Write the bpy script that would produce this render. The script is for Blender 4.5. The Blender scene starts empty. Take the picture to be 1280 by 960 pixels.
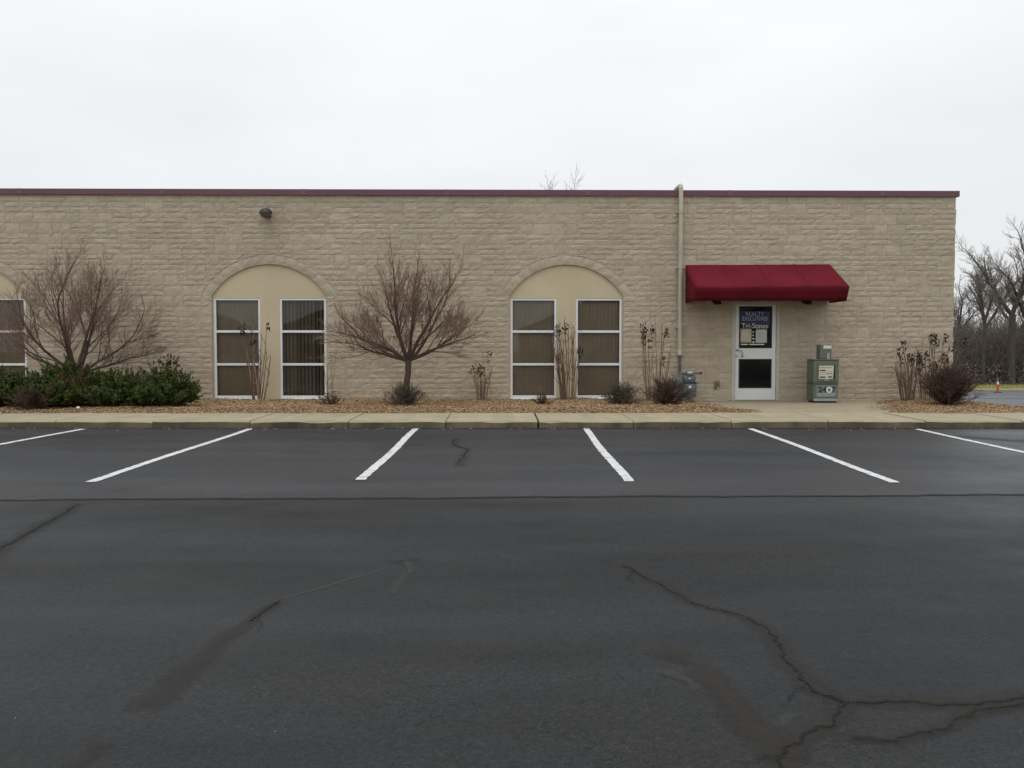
import bpy, math, random
from mathutils import Vector, Matrix, noise
R = math.radians
random.seed(7)
scene = bpy.context.scene
C = scene.collection

# ------------------------------------------------------------------ camera, sky, sun, exposure
cam_data = bpy.data.cameras.new('camera')
cam = bpy.data.objects.new('camera', cam_data); C.objects.link(cam)
cam.location = (0, 0, 1.25)
cam.rotation_euler = (R(90 - 2.3), 0, R(-0.8))
cam_data.sensor_width = 36.0
cam_data.lens = 36.0 * 1065 / 1280
cam_data.clip_start = 0.05
cam_data.clip_end = 3000
scene.camera = cam

SUN_EL, SUN_AZ = 76, 200            # overcast: a very wide, weak sun behind the camera, a little to the left
world = bpy.data.worlds.new('World'); scene.world = world
world.use_nodes = True
wn, wl = world.node_tree.nodes, world.node_tree.links
bg = wn['Background']; bg.inputs['Strength'].default_value = 0.1
sky = wn.new('ShaderNodeTexSky'); sky.sky_type = 'NISHITA'; sky.sun_disc = False
sky.sun_elevation = R(SUN_EL); sky.sun_rotation = R(SUN_AZ)
sky.air_density = 1.0; sky.dust_density = 4.0
tc = wn.new('ShaderNodeTexCoord')
sep = wn.new('ShaderNodeSeparateXYZ'); wl.new(tc.outputs['Generated'], sep.inputs[0])
ramp = wn.new('ShaderNodeMapRange'); ramp.inputs['From Min'].default_value = 0; ramp.inputs['From Max'].default_value = 1
ramp.inputs['To Min'].default_value = 8.3; ramp.inputs['To Max'].default_value = 13.5
wl.new(sep.outputs['Z'], ramp.inputs['Value'])
cn = wn.new('ShaderNodeTexNoise'); cn.inputs['Scale'].default_value = 2.2; cn.inputs['Detail'].default_value = 4
cmap = wn.new('ShaderNodeMapping'); cmap.inputs['Scale'].default_value = (1, 1, 3)
wl.new(tc.outputs['Generated'], cmap.inputs[0]); wl.new(cmap.outputs[0], cn.inputs['Vector'])
cr = wn.new('ShaderNodeMapRange'); cr.inputs['From Min'].default_value = .3; cr.inputs['From Max'].default_value = .7
cr.inputs['To Min'].default_value = .93; cr.inputs['To Max'].default_value = 1.05
wl.new(cn.outputs['Fac'], cr.inputs['Value'])
mul = wn.new('ShaderNodeMath'); mul.operation = 'MULTIPLY'
wl.new(ramp.outputs[0], mul.inputs[0]); wl.new(cr.outputs[0], mul.inputs[1])
deck = wn.new('ShaderNodeVectorMath'); deck.operation = 'SCALE'; deck.inputs[0].default_value = (0.975, 1.0, 1.015)
wl.new(mul.outputs[0], deck.inputs['Scale'])
mx = wn.new('ShaderNodeMix'); mx.data_type = 'RGBA'; mx.inputs['Factor'].default_value = 0.95
wl.new(sky.outputs[0], mx.inputs['A']); wl.new(deck.outputs[0], mx.inputs['B'])
wl.new(mx.outputs['Result'], bg.inputs['Color'])

sun_d = bpy.data.lights.new('sun', 'SUN'); sun_d.energy = 0.9; sun_d.angle = R(40); sun_d.color = (1, .97, .93)
sun = bpy.data.objects.new('sun', sun_d); C.objects.link(sun)
sv = Vector((math.sin(R(SUN_AZ)) * math.cos(R(SUN_EL)), math.cos(R(SUN_AZ)) * math.cos(R(SUN_EL)), math.sin(R(SUN_EL))))
sun.rotation_euler = sv.to_track_quat('Z', 'Y').to_euler()
sun.location = (0, -5, 20)
scene.view_settings.view_transform = 'Standard'
scene.view_settings.look = 'None'
scene.view_settings.exposure = 0.0
scene.view_settings.gamma = 1.0

# ------------------------------------------------------------------ helpers
class MB:
    def __init__(s): s.v = []; s.f = []; s.m = []; s.uv = None
    def face(s, pts, mi=0):
        n = len(s.v); s.v += [tuple(p) for p in pts]; s.f.append(tuple(range(n, n + len(pts)))); s.m.append(mi)
    def box(s, x0, x1, y0, y1, z0, z1, mi=0, bev=0):
        if bev:
            b = min(bev, (x1-x0)/2.01, (y1-y0)/2.01, (z1-z0)/2.01)
            n = len(s.v)
            # chamfered box: 24 verts
            idx = {}
            for sx in (0, 1):
                for sy in (0, 1):
                    for sz in (0, 1):
                        X, Y, Z = (x0, x1)[sx], (y0, y1)[sy], (z0, z1)[sz]
                        dx, dy, dz = (b, -b)[sx], (b, -b)[sy], (b, -b)[sz]
                        for k, p in enumerate(((X, Y+dy, Z+dz), (X+dx, Y, Z+dz), (X+dx, Y+dy, Z))):
                            idx[(sx, sy, sz, k)] = len(s.v); s.v.append(p)
            g = lambda a, b_, c, k: idx[(a, b_, c, k)]
            F = []
            for a in (0, 1):
                F.append([g(a, 0, 0, 0), g(a, 1, 0, 0), g(a, 1, 1, 0), g(a, 0, 1, 0)])
                F.append([g(0, a, 0, 1), g(1, a, 0, 1), g(1, a, 1, 1), g(0, a, 1, 1)])
                F.append([g(0, 0, a, 2), g(1, 0, a, 2), g(1, 1, a, 2), g(0, 1, a, 2)])
                for c in (0, 1):
                    F.append([g(a, c, 0, 0), g(a, c, 1, 0), g(a, c, 1, 1), g(a, c, 0, 1)])
                    F.append([g(a, 0, c, 0), g(a, 1, c, 0), g(a, 1, c, 2), g(a, 0, c, 2)])
                    F.append([g(0, a, c, 1), g(1, a, c, 1), g(1, a, c, 2), g(0, a, c, 2)])
                    for d in (0, 1): F.append([g(a, c, d, 0), g(a, c, d, 1), g(a, c, d, 2)])
            ctr = Vector(((x0+x1)/2, (y0+y1)/2, (z0+z1)/2))
            for f in F:
                p = [Vector(s.v[i]) for i in f]
                nn = (p[1]-p[0]).cross(p[2]-p[0])
                if nn.dot(sum(p, Vector())/len(p) - ctr) < 0: f = f[::-1]
                s.f.append(tuple(f)); s.m.append(mi)
            return
        n = len(s.v)
        s.v += [(x0,y0,z0),(x1,y0,z0),(x1,y1,z0),(x0,y1,z0),(x0,y0,z1),(x1,y0,z1),(x1,y1,z1),(x0,y1,z1)]
        for f in ((0,3,2,1),(4,5,6,7),(0,1,5,4),(1,2,6,5),(2,3,7,6),(3,0,4,7)):
            s.f.append(tuple(n+i for i in f)); s.m.append(mi)
    def tube(s, pts, rad, sides=6, cap=True, mi=0):
        n0 = len(s.v); k = len(pts)
        pts = [Vector(p) for p in pts]
        if not isinstance(rad, (list, tuple)): rad = [rad]*k
        ref = None
        for i in range(k):
            d = (pts[min(i+1, k-1)] - pts[max(i-1, 0)])
            if d.length < 1e-9: d = Vector((0, 0, 1))
            d.normalize()
            if ref is None:
                ref = d.orthogonal().normalized()
            ref = (ref - d*ref.dot(d))
            if ref.length < 1e-6: ref = d.orthogonal()
            ref.normalize()
            b = d.cross(ref)
            for j in range(sides):
                a = 2*math.pi*j/sides
                s.v.append(tuple(pts[i] + (ref*math.cos(a) + b*math.sin(a))*rad[i]))
        for i in range(k-1):
            for j in range(sides):
                a = n0+i*sides+j; b_ = n0+i*sides+(j+1) % sides
                s.f.append((a, b_, b_+sides, a+sides)); s.m.append(mi)
        if cap:
            s.f.append(tuple(n0+j for j in range(sides))[::-1]); s.m.append(mi)
            s.f.append(tuple(n0+(k-1)*sides+j for j in range(sides))); s.m.append(mi)
    def lathe(s, prof, origin=(0, 0, 0), axis='Z', sides=20, mi=0):
        n0 = len(s.v); o = Vector(origin)
        for r, h in prof:
            for j in range(sides):
                a = 2*math.pi*j/sides
                c, d = r*math.cos(a), r*math.sin(a)
                p = (c, d, h) if axis == 'Z' else ((c, -h, d) if axis == 'Y' else (h, c, d))
                s.v.append(tuple(o+Vector(p)))
        for i in range(len(prof)-1):
            for j in range(sides):
                a = n0+i*sides+j; b = n0+i*sides+(j+1) % sides
                s.f.append((a, b, b+sides, a+sides)); s.m.append(mi)
        s.f.append(tuple(n0+j for j in range(sides))[::-1]); s.m.append(mi)
        s.f.append(tuple(n0+(len(prof)-1)*sides+j for j in range(sides))); s.m.append(mi)
    def prism(s, poly, y0, y1, mi=0):
        """poly: list of (x,z), extruded along y from y0 (front) to y1"""
        n = len(poly)
        s.face([(x, y0, z) for x, z in poly], mi)
        s.face([(x, y1, z) for x, z in poly][::-1], mi)
        for i in range(n):
            a, b = poly[i], poly[(i+1) % n]
            s.face([(b[0], y0, b[1]), (a[0], y0, a[1]), (a[0], y1, a[1]), (b[0], y1, b[1])], mi)
    def mesh(s, name, smooth=False):
        me = bpy.data.meshes.new(name)
        me.from_pydata(s.v, [], s.f)
        if any(s.m): me.polygons.foreach_set('material_index', s.m)
        if smooth: me.polygons.foreach_set('use_smooth', [True]*len(s.f))
        if s.uv:
            u = me.uv_layers.new(name='UVMap')
            for l in me.loops: u.data[l.index].uv = s.uv[l.vertex_index]
        me.update()
        return me

def put(name, me, mats=None, parent=None, loc=(0, 0, 0), rz=0):
    if isinstance(me, MB): me = me.mesh(name)
    if mats is not None:
        for m in (mats if isinstance(mats, (list, tuple)) else [mats]):
            me.materials.append(m)
    o = bpy.data.objects.new(name, me); C.objects.link(o)
    o.location = loc; o.rotation_euler = (0, 0, rz)
    if parent: o.parent = parent
    return o
def empty(name, loc=(0, 0, 0), rz=0, parent=None):
    o = bpy.data.objects.new(name, None); C.objects.link(o); o.location = loc; o.rotation_euler = (0, 0, rz)
    o.empty_display_size = .2
    if parent: o.parent = parent
    return o
def tag(o, label=None, cat=None, group=None, kind=None):
    if label: o['label'] = label
    if cat: o['category'] = cat
    if group: o['group'] = group
    if kind: o['kind'] = kind
    return o
def copy_tree(o, parent=None):
    c = o.copy(); C.objects.link(c); c.parent = parent
    for ch in list(o.children): copy_tree(ch, c)
    return c
def shade(o, ang=40):
    for p in o.data.polygons: p.use_smooth = True
    try: o.data.set_sharp_from_angle(angle=R(ang))
    except Exception: pass
    return o

# ------------------------------------------------------------------ materials
def srgb(r, g, b):
    f = lambda c: (c/255/12.92) if c/255 <= .04045 else ((c/255+.055)/1.055)**2.4
    return (f(r), f(g), f(b), 1)
class Mat:
    def __init__(s, name, base=(.5, .5, .5, 1), rough=.7, metal=0, spec=.5):
        s.m = bpy.data.materials.new(name); s.m.use_nodes = True
        s.n, s.l = s.m.node_tree.nodes, s.m.node_tree.links
        s.b = s.n['Principled BSDF']; s.out = s.n['Material Output']
        s.b.inputs['Base Color'].default_value = base
        s.b.inputs['Roughness'].default_value = rough
        s.b.inputs['Metallic'].default_value = metal
        s.b.inputs['Specular IOR Level'].default_value = spec
        s.tc = s.n.new('ShaderNodeTexCoord'); s.geo = s.n.new('ShaderNodeNewGeometry')
    def noise(s, scale, detail=4, rough=.55, coord='pos', stretch=None, dist=0):
        t = s.n.new('ShaderNodeTexNoise'); t.inputs['Scale'].default_value = scale
        t.inputs['Detail'].default_value = detail; t.inputs['Roughness'].default_value = rough
        t.inputs['Distortion'].default_value = dist
        src = s.geo.outputs['Position'] if coord == 'pos' else s.tc.outputs[coord]
        if stretch:
            mp = s.n.new('ShaderNodeMapping'); mp.inputs['Scale'].default_value = stretch
            s.l.new(src, mp.inputs[0]); src = mp.outputs[0]
        s.l.new(src, t.inputs['Vector']); return t.outputs['Fac']
    def rng(s, v, a, b, c=0, d=1):
        t = s.n.new('ShaderNodeMapRange')
        for k, x in zip(('From Min', 'From Max', 'To Min', 'To Max'), (a, b, c, d)): t.inputs[k].default_value = x
        s.l.new(v, t.inputs['Value']); return t.outputs[0]
    def math(s, op, a, b):
        t = s.n.new('ShaderNodeMath'); t.operation = op
        for i, x in enumerate((a, b)):
            if isinstance(x, (int, float)): t.inputs[i].default_value = x
            else: s.l.new(x, t.inputs[i])
        return t.outputs[0]
    def mix(s, fac, a, b, mode='MIX'):
        t = s.n.new('ShaderNodeMix'); t.data_type = 'RGBA'; t.blend_type = mode
        for key, x in (('Factor', fac), ('A', a), ('B', b)):
            if isinstance(x, (int, float)): t.inputs[key].default_value = x
            elif isinstance(x, tuple): t.inputs[key].default_value = x
            else: s.l.new(x, t.inputs[key])
        return t.outputs['Result']
    def color(s, c): s.l.new(c, s.b.inputs['Base Color']); return s
    def rough(s, r): s.l.new(r, s.b.inputs['Roughness']); return s
    def bump(s, h, strength=.3, dist=.01):
        t = s.n.new('ShaderNodeBump'); t.inputs['Strength'].default_value = strength; t.inputs['Distance'].default_value = dist
        s.l.new(h, t.inputs['Height']); s.l.new(t.outputs[0], s.b.inputs['Normal']); return s
    def scale_col(s, col, f):
        t = s.n.new('ShaderNodeVectorMath'); t.operation = 'SCALE'
        if isinstance(col, tuple): t.inputs[0].default_value = col[:3]
        else: s.l.new(col, t.inputs[0])
        s.l.new(f, t.inputs['Scale']); return t.outputs[0]
    def rand(s):
        """one random value per piece, whether it is an object or an island of a joined mesh"""
        oi = s.n.new('ShaderNodeObjectInfo')
        a = s.math('ADD', oi.outputs['Random'], s.geo.outputs['Random Per Island'])
        return s.math('FRACT', a, 0)

def simple(name, col, rough=.6, metal=0, var=.12, scale=8, spec=.5, bump=0, bscale=60):
    M = Mat(name, col, rough, metal, spec)
    f = M.rng(M.noise(scale, 5), .25, .75, 1-var, 1+var)
    M.color(M.scale_col(col, f))
    if bump: M.bump(M.noise(bscale, 4), bump, .005)
    return M.m

def mat_block():
    M = Mat('split_face_block', rough=.93, spec=.2)
    r = M.rand()
    base = M.mix(r, (.43, .368, .28, 1), (.485, .42, .326, 1))
    r2 = M.math('FRACT', M.math('MULTIPLY', r, 17.31), 0)
    base = M.mix(M.rng(r2, .80, 1, 0, .45), base, (.46, .36, .265, 1))
    base = M.mix(M.rng(r2, .0, .15, .4, 0), base, (.395, .355, .275, 1))
    big = M.noise(.55, 3)
    base = M.scale_col(base, M.rng(big, .3, .7, .93, 1.07))
    st = M.noise(14, 6, .65, stretch=(1, 1, 2.6))
    base = M.scale_col(base, M.rng(st, .25, .75, .84, 1.14))
    fine = M.noise(90, 4, .7)
    base = M.scale_col(base, M.rng(fine, .25, .75, .84, 1.16))
    blot = M.noise(5, 5, .6, stretch=(1, 1, 1.8))
    base = M.scale_col(base, M.rng(blot, .3, .7, .90, 1.08))
    # weather streaks with a shape of their own under the coping
    streak = M.noise(1.6, 3, stretch=(3, 1, .22))
    base = M.mix(M.rng(streak, .58, .75, 0, .22), base, (.37, .345, .265, 1))
    M.color(base)
    M.bump(M.math('ADD', M.noise(28, 6, .7, stretch=(1, 1, 2)), M.math('MULTIPLY', fine, .4)), .6, .012)
    return M.m
def mat_mortar():
    M = Mat('mortar', rough=.95, spec=.2)
    M.color(M.scale_col((.50, .44, .345, 1), M.rng(M.noise(12, 5), .3, .7, .85, 1.12)))
    M.bump(M.noise(120, 3), .4, .004); return M.m
def mat_stucco():
    M = Mat('stucco', rough=.9, spec=.25)
    c = M.scale_col((.565, .48, .335, 1), M.rng(M.noise(1.3, 5), .3, .7, .92, 1.06))
    s = M.noise(3, 4, stretch=(4, 1, .35))
    c = M.mix(M.rng(s, .55, .8, 0, .25), c, (.46, .385, .265, 1))
    M.color(c); M.bump(M.noise(220, 3), .35, .003); return M.m
def mat_asphalt(name, base, spk, brown, sc=1.0, rlo=.45, rhi=.8, spec=.3):
    M = Mat(name, rough=.6, spec=spec)
    big = M.noise(.35, 5, .55, stretch=(.6, 1.6, 1))
    mid = M.noise(2.3, 5, .6)
    sp = M.noise(130*sc, 3, .75); sp2 = M.noise(45*sc, 4, .8)
    v = M.n.new('ShaderNodeTexVoronoi'); v.inputs['Scale'].default_value = 95*sc
    M.l.new(M.geo.outputs['Position'], v.inputs['Vector'])
    c = M.mix(M.rng(big, .42, .68, 0, .75), base, brown)
    c = M.scale_col(c, M.rng(mid, .3, .7, .82, 1.18))
    c = M.scale_col(c, M.rng(sp, .3, .72, 1-spk, 1+spk))
    c = M.scale_col(c, M.rng(sp2, .3, .7, 1-spk*.55, 1+spk*.55))
    vr = M.math('FRACT', M.math('MULTIPLY', v.outputs['Color'], 3.7), 0)
    c = M.mix(M.rng(vr, .78, .95, 0, .9*spk), c, (.006, .006, .006, 1))
    c = M.mix(M.rng(vr, .05, .0, 0, .4*spk), c, (.05, .05, .049, 1))
    smu = M.noise(.8, 4, .55, stretch=(.35, 1.5, 1))
    c = M.scale_col(c, M.rng(smu, .36, .64, .66, 1.22))
    M.color(c)
    damp = M.noise(.22, 4, .5, stretch=(.5, 1.3, 1))
    M.rough(M.rng(M.math('ADD', damp, M.math('MULTIPLY', mid, .25)), .45, .78, rlo, rhi))
    M.bump(M.math('ADD', M.math('MULTIPLY', v.outputs['Distance'], .6), sp), .55, .006*1)
    return M.m
def mat_ribbon(name, col, thr0, thr1, nscale, amp, strength=1.0, rough=.7):
    """a mark on the asphalt: its edge is broken by noise; u runs along it, v across it"""
    M = Mat(name, col, rough, spec=.3)
    uvn = M.n.new('ShaderNodeSeparateXYZ'); M.l.new(M.tc.outputs['UV'], uvn.inputs[0])
    a = M.math('ABSOLUTE', uvn.outputs['Y'], 0)
    e = M.math('ABSOLUTE', uvn.outputs['X'], 0)
    nz = M.math('MULTIPLY', M.math('SUBTRACT', M.noise(nscale, 6, .7), .5), amp)
    d = M.math('ADD', M.math('MAXIMUM', a, e), nz)
    k = M.rng(d, thr0, thr1, strength, 0)
    sp = M.rng(M.noise(110, 3, .7), .3, .7, .75, 1.25)
    M.color(M.scale_col(col, sp))
    M.bump(M.noise(130, 3, .75), .4, .005)
    t = M.n.new('ShaderNodeBsdfTransparent'); mxs = M.n.new('ShaderNodeMixShader')
    M.l.new(k, mxs.inputs[0]); M.l.new(t.outputs[0], mxs.inputs[1]); M.l.new(M.b.outputs[0], mxs.inputs[2])
    M.l.new(mxs.outputs[0], M.out.inputs['Surface']); return M.m
def mat_paint():
    M = Mat('line_paint', rough=.6, spec=.4)
    M.color(M.scale_col((.60, .61, .61, 1), M.rng(M.noise(9, 5), .3, .7, .85, 1.08)))
    w = M.math('ADD', M.noise(7, 5, .6), M.math('MULTIPLY', M.noise(120, 3, .7), .55))
    k = M.rng(w, .56, .76, .5, 1)
    t = M.n.new('ShaderNodeBsdfTransparent'); mxs = M.n.new('ShaderNodeMixShader')
    M.l.new(k, mxs.inputs[0]); M.l.new(t.outputs[0], mxs.inputs[1]); M.l.new(M.b.outputs[0], mxs.inputs[2])
    M.l.new(mxs.outputs[0], M.out.inputs['Surface'])
    M.bump(M.noise(130, 3), .4, .004); return M.m
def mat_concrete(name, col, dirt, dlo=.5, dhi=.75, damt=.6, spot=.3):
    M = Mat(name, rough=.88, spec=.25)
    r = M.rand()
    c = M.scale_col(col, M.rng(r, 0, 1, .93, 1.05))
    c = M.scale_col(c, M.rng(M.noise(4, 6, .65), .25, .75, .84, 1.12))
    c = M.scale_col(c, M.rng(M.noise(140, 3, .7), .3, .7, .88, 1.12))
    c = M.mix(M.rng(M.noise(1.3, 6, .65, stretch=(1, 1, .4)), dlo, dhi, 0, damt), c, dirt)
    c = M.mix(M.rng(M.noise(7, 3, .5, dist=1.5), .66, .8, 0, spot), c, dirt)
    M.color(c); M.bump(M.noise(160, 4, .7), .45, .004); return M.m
def mat_glass():
    M = Mat('window_glass')
    M.n.remove(M.b)
    t = M.n.new('ShaderNodeBsdfTransparent'); t.inputs[0].default_value = (.85, .83, .80, 1)
    g = M.n.new('ShaderNodeBsdfGlossy'); g.inputs['Roughness'].default_value = .02; g.inputs['Color'].default_value = (1, 1, 1, 1)
    fr = M.n.new('ShaderNodeFresnel'); fr.inputs['IOR'].default_value = 1.5
    f2 = M.math('MULTIPLY', fr.outputs[0], 1.0)
    bmp = M.n.new('ShaderNodeBump'); bmp.inputs['Strength'].default_value = .03; bmp.inputs['Distance'].default_value = .02
    M.l.new(M.noise(1.6, 2), bmp.inputs['Height']); M.l.new(bmp.outputs[0], g.inputs['Normal'])
    mxs = M.n.new('ShaderNodeMixShader'); M.l.new(f2, mxs.inputs[0]); M.l.new(t.outputs[0], mxs.inputs[1]); M.l.new(g.outputs[0], mxs.inputs[2])
    M.l.new(mxs.outputs[0], M.out.inputs['Surface']); return M.m
def mat_varied(name, cols, rough=.85, scale=3, trans=0):
    """foliage, chips and twigs: each island takes its own colour from the list"""
    M = Mat(name, rough=rough, spec=.25)
    r = M.rand()
    rp = M.n.new('ShaderNodeValToRGB'); rp.color_ramp.interpolation = 'LINEAR'
    el = rp.color_ramp.elements
    while len(el) < len(cols): el.new(.5)
    for i, c in enumerate(cols): el[i].position = i/(len(cols)-1); el[i].color = c
    M.l.new(r, rp.inputs[0])
    c = M.scale_col(rp.outputs[0], M.rng(M.noise(scale, 4), .3, .7, .75, 1.25))
    M.color(c)
    return M.m
def mat_bark(name, col, var=.25, scale=30):
    M = Mat(name, rough=.9, spec=.2)
    M.color(M.scale_col(col, M.rng(M.noise(scale, 5, .65, stretch=(1, 1, .3)), .3, .7, 1-var, 1+var)))
    M.bump(M.noise(scale*2, 5, stretch=(1, 1, .25)), .5, .01); return M.m
def mat_fabric():
    M = Mat('awning_canvas', rough=.9, spec=.06)
    c = M.scale_col((.128, .0125, .0215, 1), M.rng(M.noise(1.1, 4), .3, .7, .88, 1.1))
    c = M.mix(M.rng(M.noise(1.2, 5, stretch=(3.5, 1, .6)), .6, .8, 0, .3), c, (.13, .027, .04, 1))
    M.color(c)
    w = M.n.new('ShaderNodeTexWave'); w.inputs['Scale'].default_value = 60; w.inputs['Distortion'].default_value = 1
    M.l.new(M.geo.outputs['Position'], w.inputs['Vector'])
    M.bump(M.math('ADD', M.noise(1.4, 2), M.math('MULTIPLY', w.outputs['Fac'], .02)), .35, .12)
    return M.m

m_block, m_mortar, m_stucco = mat_block(), mat_mortar(), mat_stucco()
m_aisle = mat_asphalt('aisle_asphalt', (.0132, .0152, .0186, 1), .8, (.0235, .0220, .0200, 1), .8, .36, .85, .24)
m_bay = mat_asphalt('bay_asphalt', (.0190, .0222, .0290, 1), .4, (.0140, .0162, .0205, 1), 1.0, .26, .66, .27)
m_drive = mat_asphalt('drive_asphalt', (.085, .09, .1, 1), .25, (.075, .08, .09, 1), 1.0, .4, .65)
m_paint = mat_paint()
m_slab = mat_concrete('pavement_concrete', (.335, .29, .205, 1), (.22, .19, .13, 1))
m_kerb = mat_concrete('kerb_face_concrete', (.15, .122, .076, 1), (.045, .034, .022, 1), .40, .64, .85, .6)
m_pad = mat_concrete('pad_concrete', (.30, .258, .18, 1), (.19, .16, .11, 1))
m_white = simple('white_aluminium', (.74, .77, .80, 1), .4, 0, .06, 3)
m_door = simple('painted_steel_door', (.68, .70, .69, 1), .42, 0, .05, 2)
m_doorframe = simple('door_frame_paint', (.46, .45, .41, 1), .45, 0, .08, 3)
m_steel = simple('brushed_steel', (.42, .42, .41, 1), .35, .9, .1, 20)
m_coping = simple('maroon_coping', (.135, .055, .072, 1), .45, .0, .12, 1.2)
m_copjoint = simple('coping_joint', (.165, .075, .092, 1), .45, .0, .12, 1.2)
m_glass = mat_glass()
m_blind = simple('blind_slat', (.42, .352, .265, 1), .8, 0, .1, 2)
m_inner = simple('interior_paint', (.30, .27, .22, 1), .9, 0, .08, 1)
m_carpet = simple('interior_floor', (.10, .09, .075, 1), .95, 0, .15, 5)
m_canvas = mat_fabric()
m_dark = simple('dark_bronze', (.022, .019, .018, 1), .45, .2, .2, 10)
m_lens = simple('lamp_lens', (.18, .17, .16, 1), .2, 0, .1, 10)
m_pipe = simple('beige_pipe_paint', (.43, .40, .315, 1), .5, 0, .1, 3)
m_pipe2 = simple('weathered_pipe', (.13, .10, .095, 1), .6, .2, .25, 12)
m_meter = simple('meter_grey_paint', (.115, .145, .15, 1), .45, .1, .12, 9, bump=.15)
m_label = simple('white_label', (.66, .66, .64, 1), .6, 0, .08, 30)
m_navy = simple('navy_decal', (.016, .036, .22, 1), .35, 0, .1, 8)
m_letterblue = simple('pale_blue_lettering', (.66, .72, .85, 1), .5, 0, .05, 8)
m_letter = simple('pale_lettering', (.62, .61, .57, 1), .5, 0, .05, 8)
m_paperY = simple('yellowed_paper', (.46, .44, .30, 1), .9, 0, .12, 9)
m_paperW = simple('white_paper', (.55, .55, .57, 1), .9, 0, .1, 9)
m_news = simple('newsprint', (.55, .53, .44, 1), .9, 0, .12, 12)
m_ink = simple('printing_ink', (.05, .05, .045, 1), .9, 0, .1, 12)
m_boxgreen = simple('box_grey_green', (.125, .145, .11, 1), .5, .1, .12, 6, bump=.1)
m_boxlight = simple('box_pale_panel', (.155, .19, .18, 1), .5, .1, .12, 6)
m_boxstrip = simple('box_metal_strip', (.34, .36, .36, 1), .4, .3, .15, 10)
m_rubber = simple('black_rubber', (.02, .02, .02, 1), .85, 0, .2, 10)
m_orange = simple('cone_orange', (.38, .075, .025, 1), .5, 0, .1, 6)
m_refl = simple('cone_band', (.75, .75, .73, 1), .35, 0, .05, 6)
m_tapmetal = simple('tap_cover', (.21, .17, .12, 1), .6, .2, .2, 14)
m_mulch = mat_varied('mulch_bed', [(.21, .135, .072, 1), (.30, .20, .11, 1)], .95, 22)
m_chip = mat_varied('wood_chip', [(.17, .11, .06, 1), (.28, .19, .108, 1), (.38, .27, .158, 1), (.47, .355, .225, 1), (.22, .15, .088, 1)], .9, 12)
m_barkred = mat_bark('ornamental_bark', (.085, .06, .05, 1))
m_twigred = mat_varied('ornamental_twig', [(.165, .102, .078, 1), (.225, .15, .115, 1)], .9, 10)
m_barkgrey = mat_bark('wood_bark', (.075, .064, .058, 1), .25, 6)
m_twiggrey = mat_varied('wood_twig', [(.15, .13, .122, 1), (.205, .178, .165, 1)], .95, 2)
m_brush = mat_varied('brush_stem', [(.105, .088, .078, 1), (.16, .132, .115, 1), (.085, .073, .064, 1)], .95, 2)
m_yew = mat_varied('yew_needle', [(.022, .038, .007, 1), (.044, .070, .012, 1), (.085, .108, .020, 1), (.036, .056, .011, 1)], .7, 6)
m_yewbrown = mat_varied('yew_brown_needle', [(.10, .05, .012, 1), (.14, .075, .02, 1)], .8, 6)
m_barb = mat_varied('barberry_twig', [(.045, .030, .024, 1), (.078, .046, .038, 1), (.11, .076, .055, 1)], .9, 8)
m_greyt = mat_varied('grey_shrub_twig', [(.07, .058, .045, 1), (.12, .098, .074, 1), (.055, .043, .035, 1)], .9, 8)
m_stalk = mat_varied('dry_stalk', [(.12, .075, .055, 1), (.19, .13, .09, 1), (.27, .20, .14, 1)], .85, 10)
m_dead = mat_varied('dead_leaf', [(.03, .019, .013, 1), (.065, .04, .026, 1)], .9, 10)
m_turf = mat_varied('turf', [(.19, .18, .05, 1), (.24, .215, .075, 1)], .95, 1.5)
m_blade = mat_varied('grass_blade', [(.22, .22, .055, 1), (.32, .28, .10, 1), (.18, .19, .05, 1)], .9, 2)
m_roof = simple('roof_membrane', (.22, .21, .2, 1), .9, 0, .1, 1)
m_sidewall = simple('plain_block_side', (.34, .29, .22, 1), .95, 0, .12, 3, bump=.4, bscale=25)
m_crack = mat_ribbon('asphalt_crack', (.004, .004, .0035, 1), .3, .62, 22, 1.5, .8, .8)
m_seam = mat_ribbon('asphalt_seam', (.006, .006, .006, 1), .3, .8, 9, 1.2, .85, .8)
m_stain = mat_ribbon('brown_stain', (.034, .0285, .023, 1), .15, 1.0, 6, 1.2, .5, .8)
m_pale = mat_ribbon('pale_silt', (.065, .065, .062, 1), .1, .9, 10, 1.5, .38, .8)
m_tar = mat_ribbon('dark_stain', (.022, .022, .023, 1), .15, 1.0, 6, 1.3, .42, .7)

# ------------------------------------------------------------------ the ground
def ky(x): return 13.56 - .0128*x                 # front of the kerb
def drop(y):                                       # the land falls away behind the lot
    if y < 15: return 0.0
    if y < 45: return -.98*((y-15)/30.)**1.0
    return -.98 - .22*min(1, (y-45)/15.)
g = MB()
ys = [-400, -60, -38, 15, 20, 30, 40, 45, 52, 60, 80, 150, 400, 900]
xs = [-900, -200, -60, -20, 0, 20, 60, 200, 900]
for j, y in enumerate(ys):
    for x in xs: g.v.append((x, y, drop(y) - .06))
for j in range(len(ys)-1):
    for i in range(len(xs)-1):
        a = j*len(xs)+i; g.f.append((a, a+1, a+1+len(xs), a+len(xs))); g.m.append(0)
tag(put('ground', g, m_turf), kind='structure')

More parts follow.
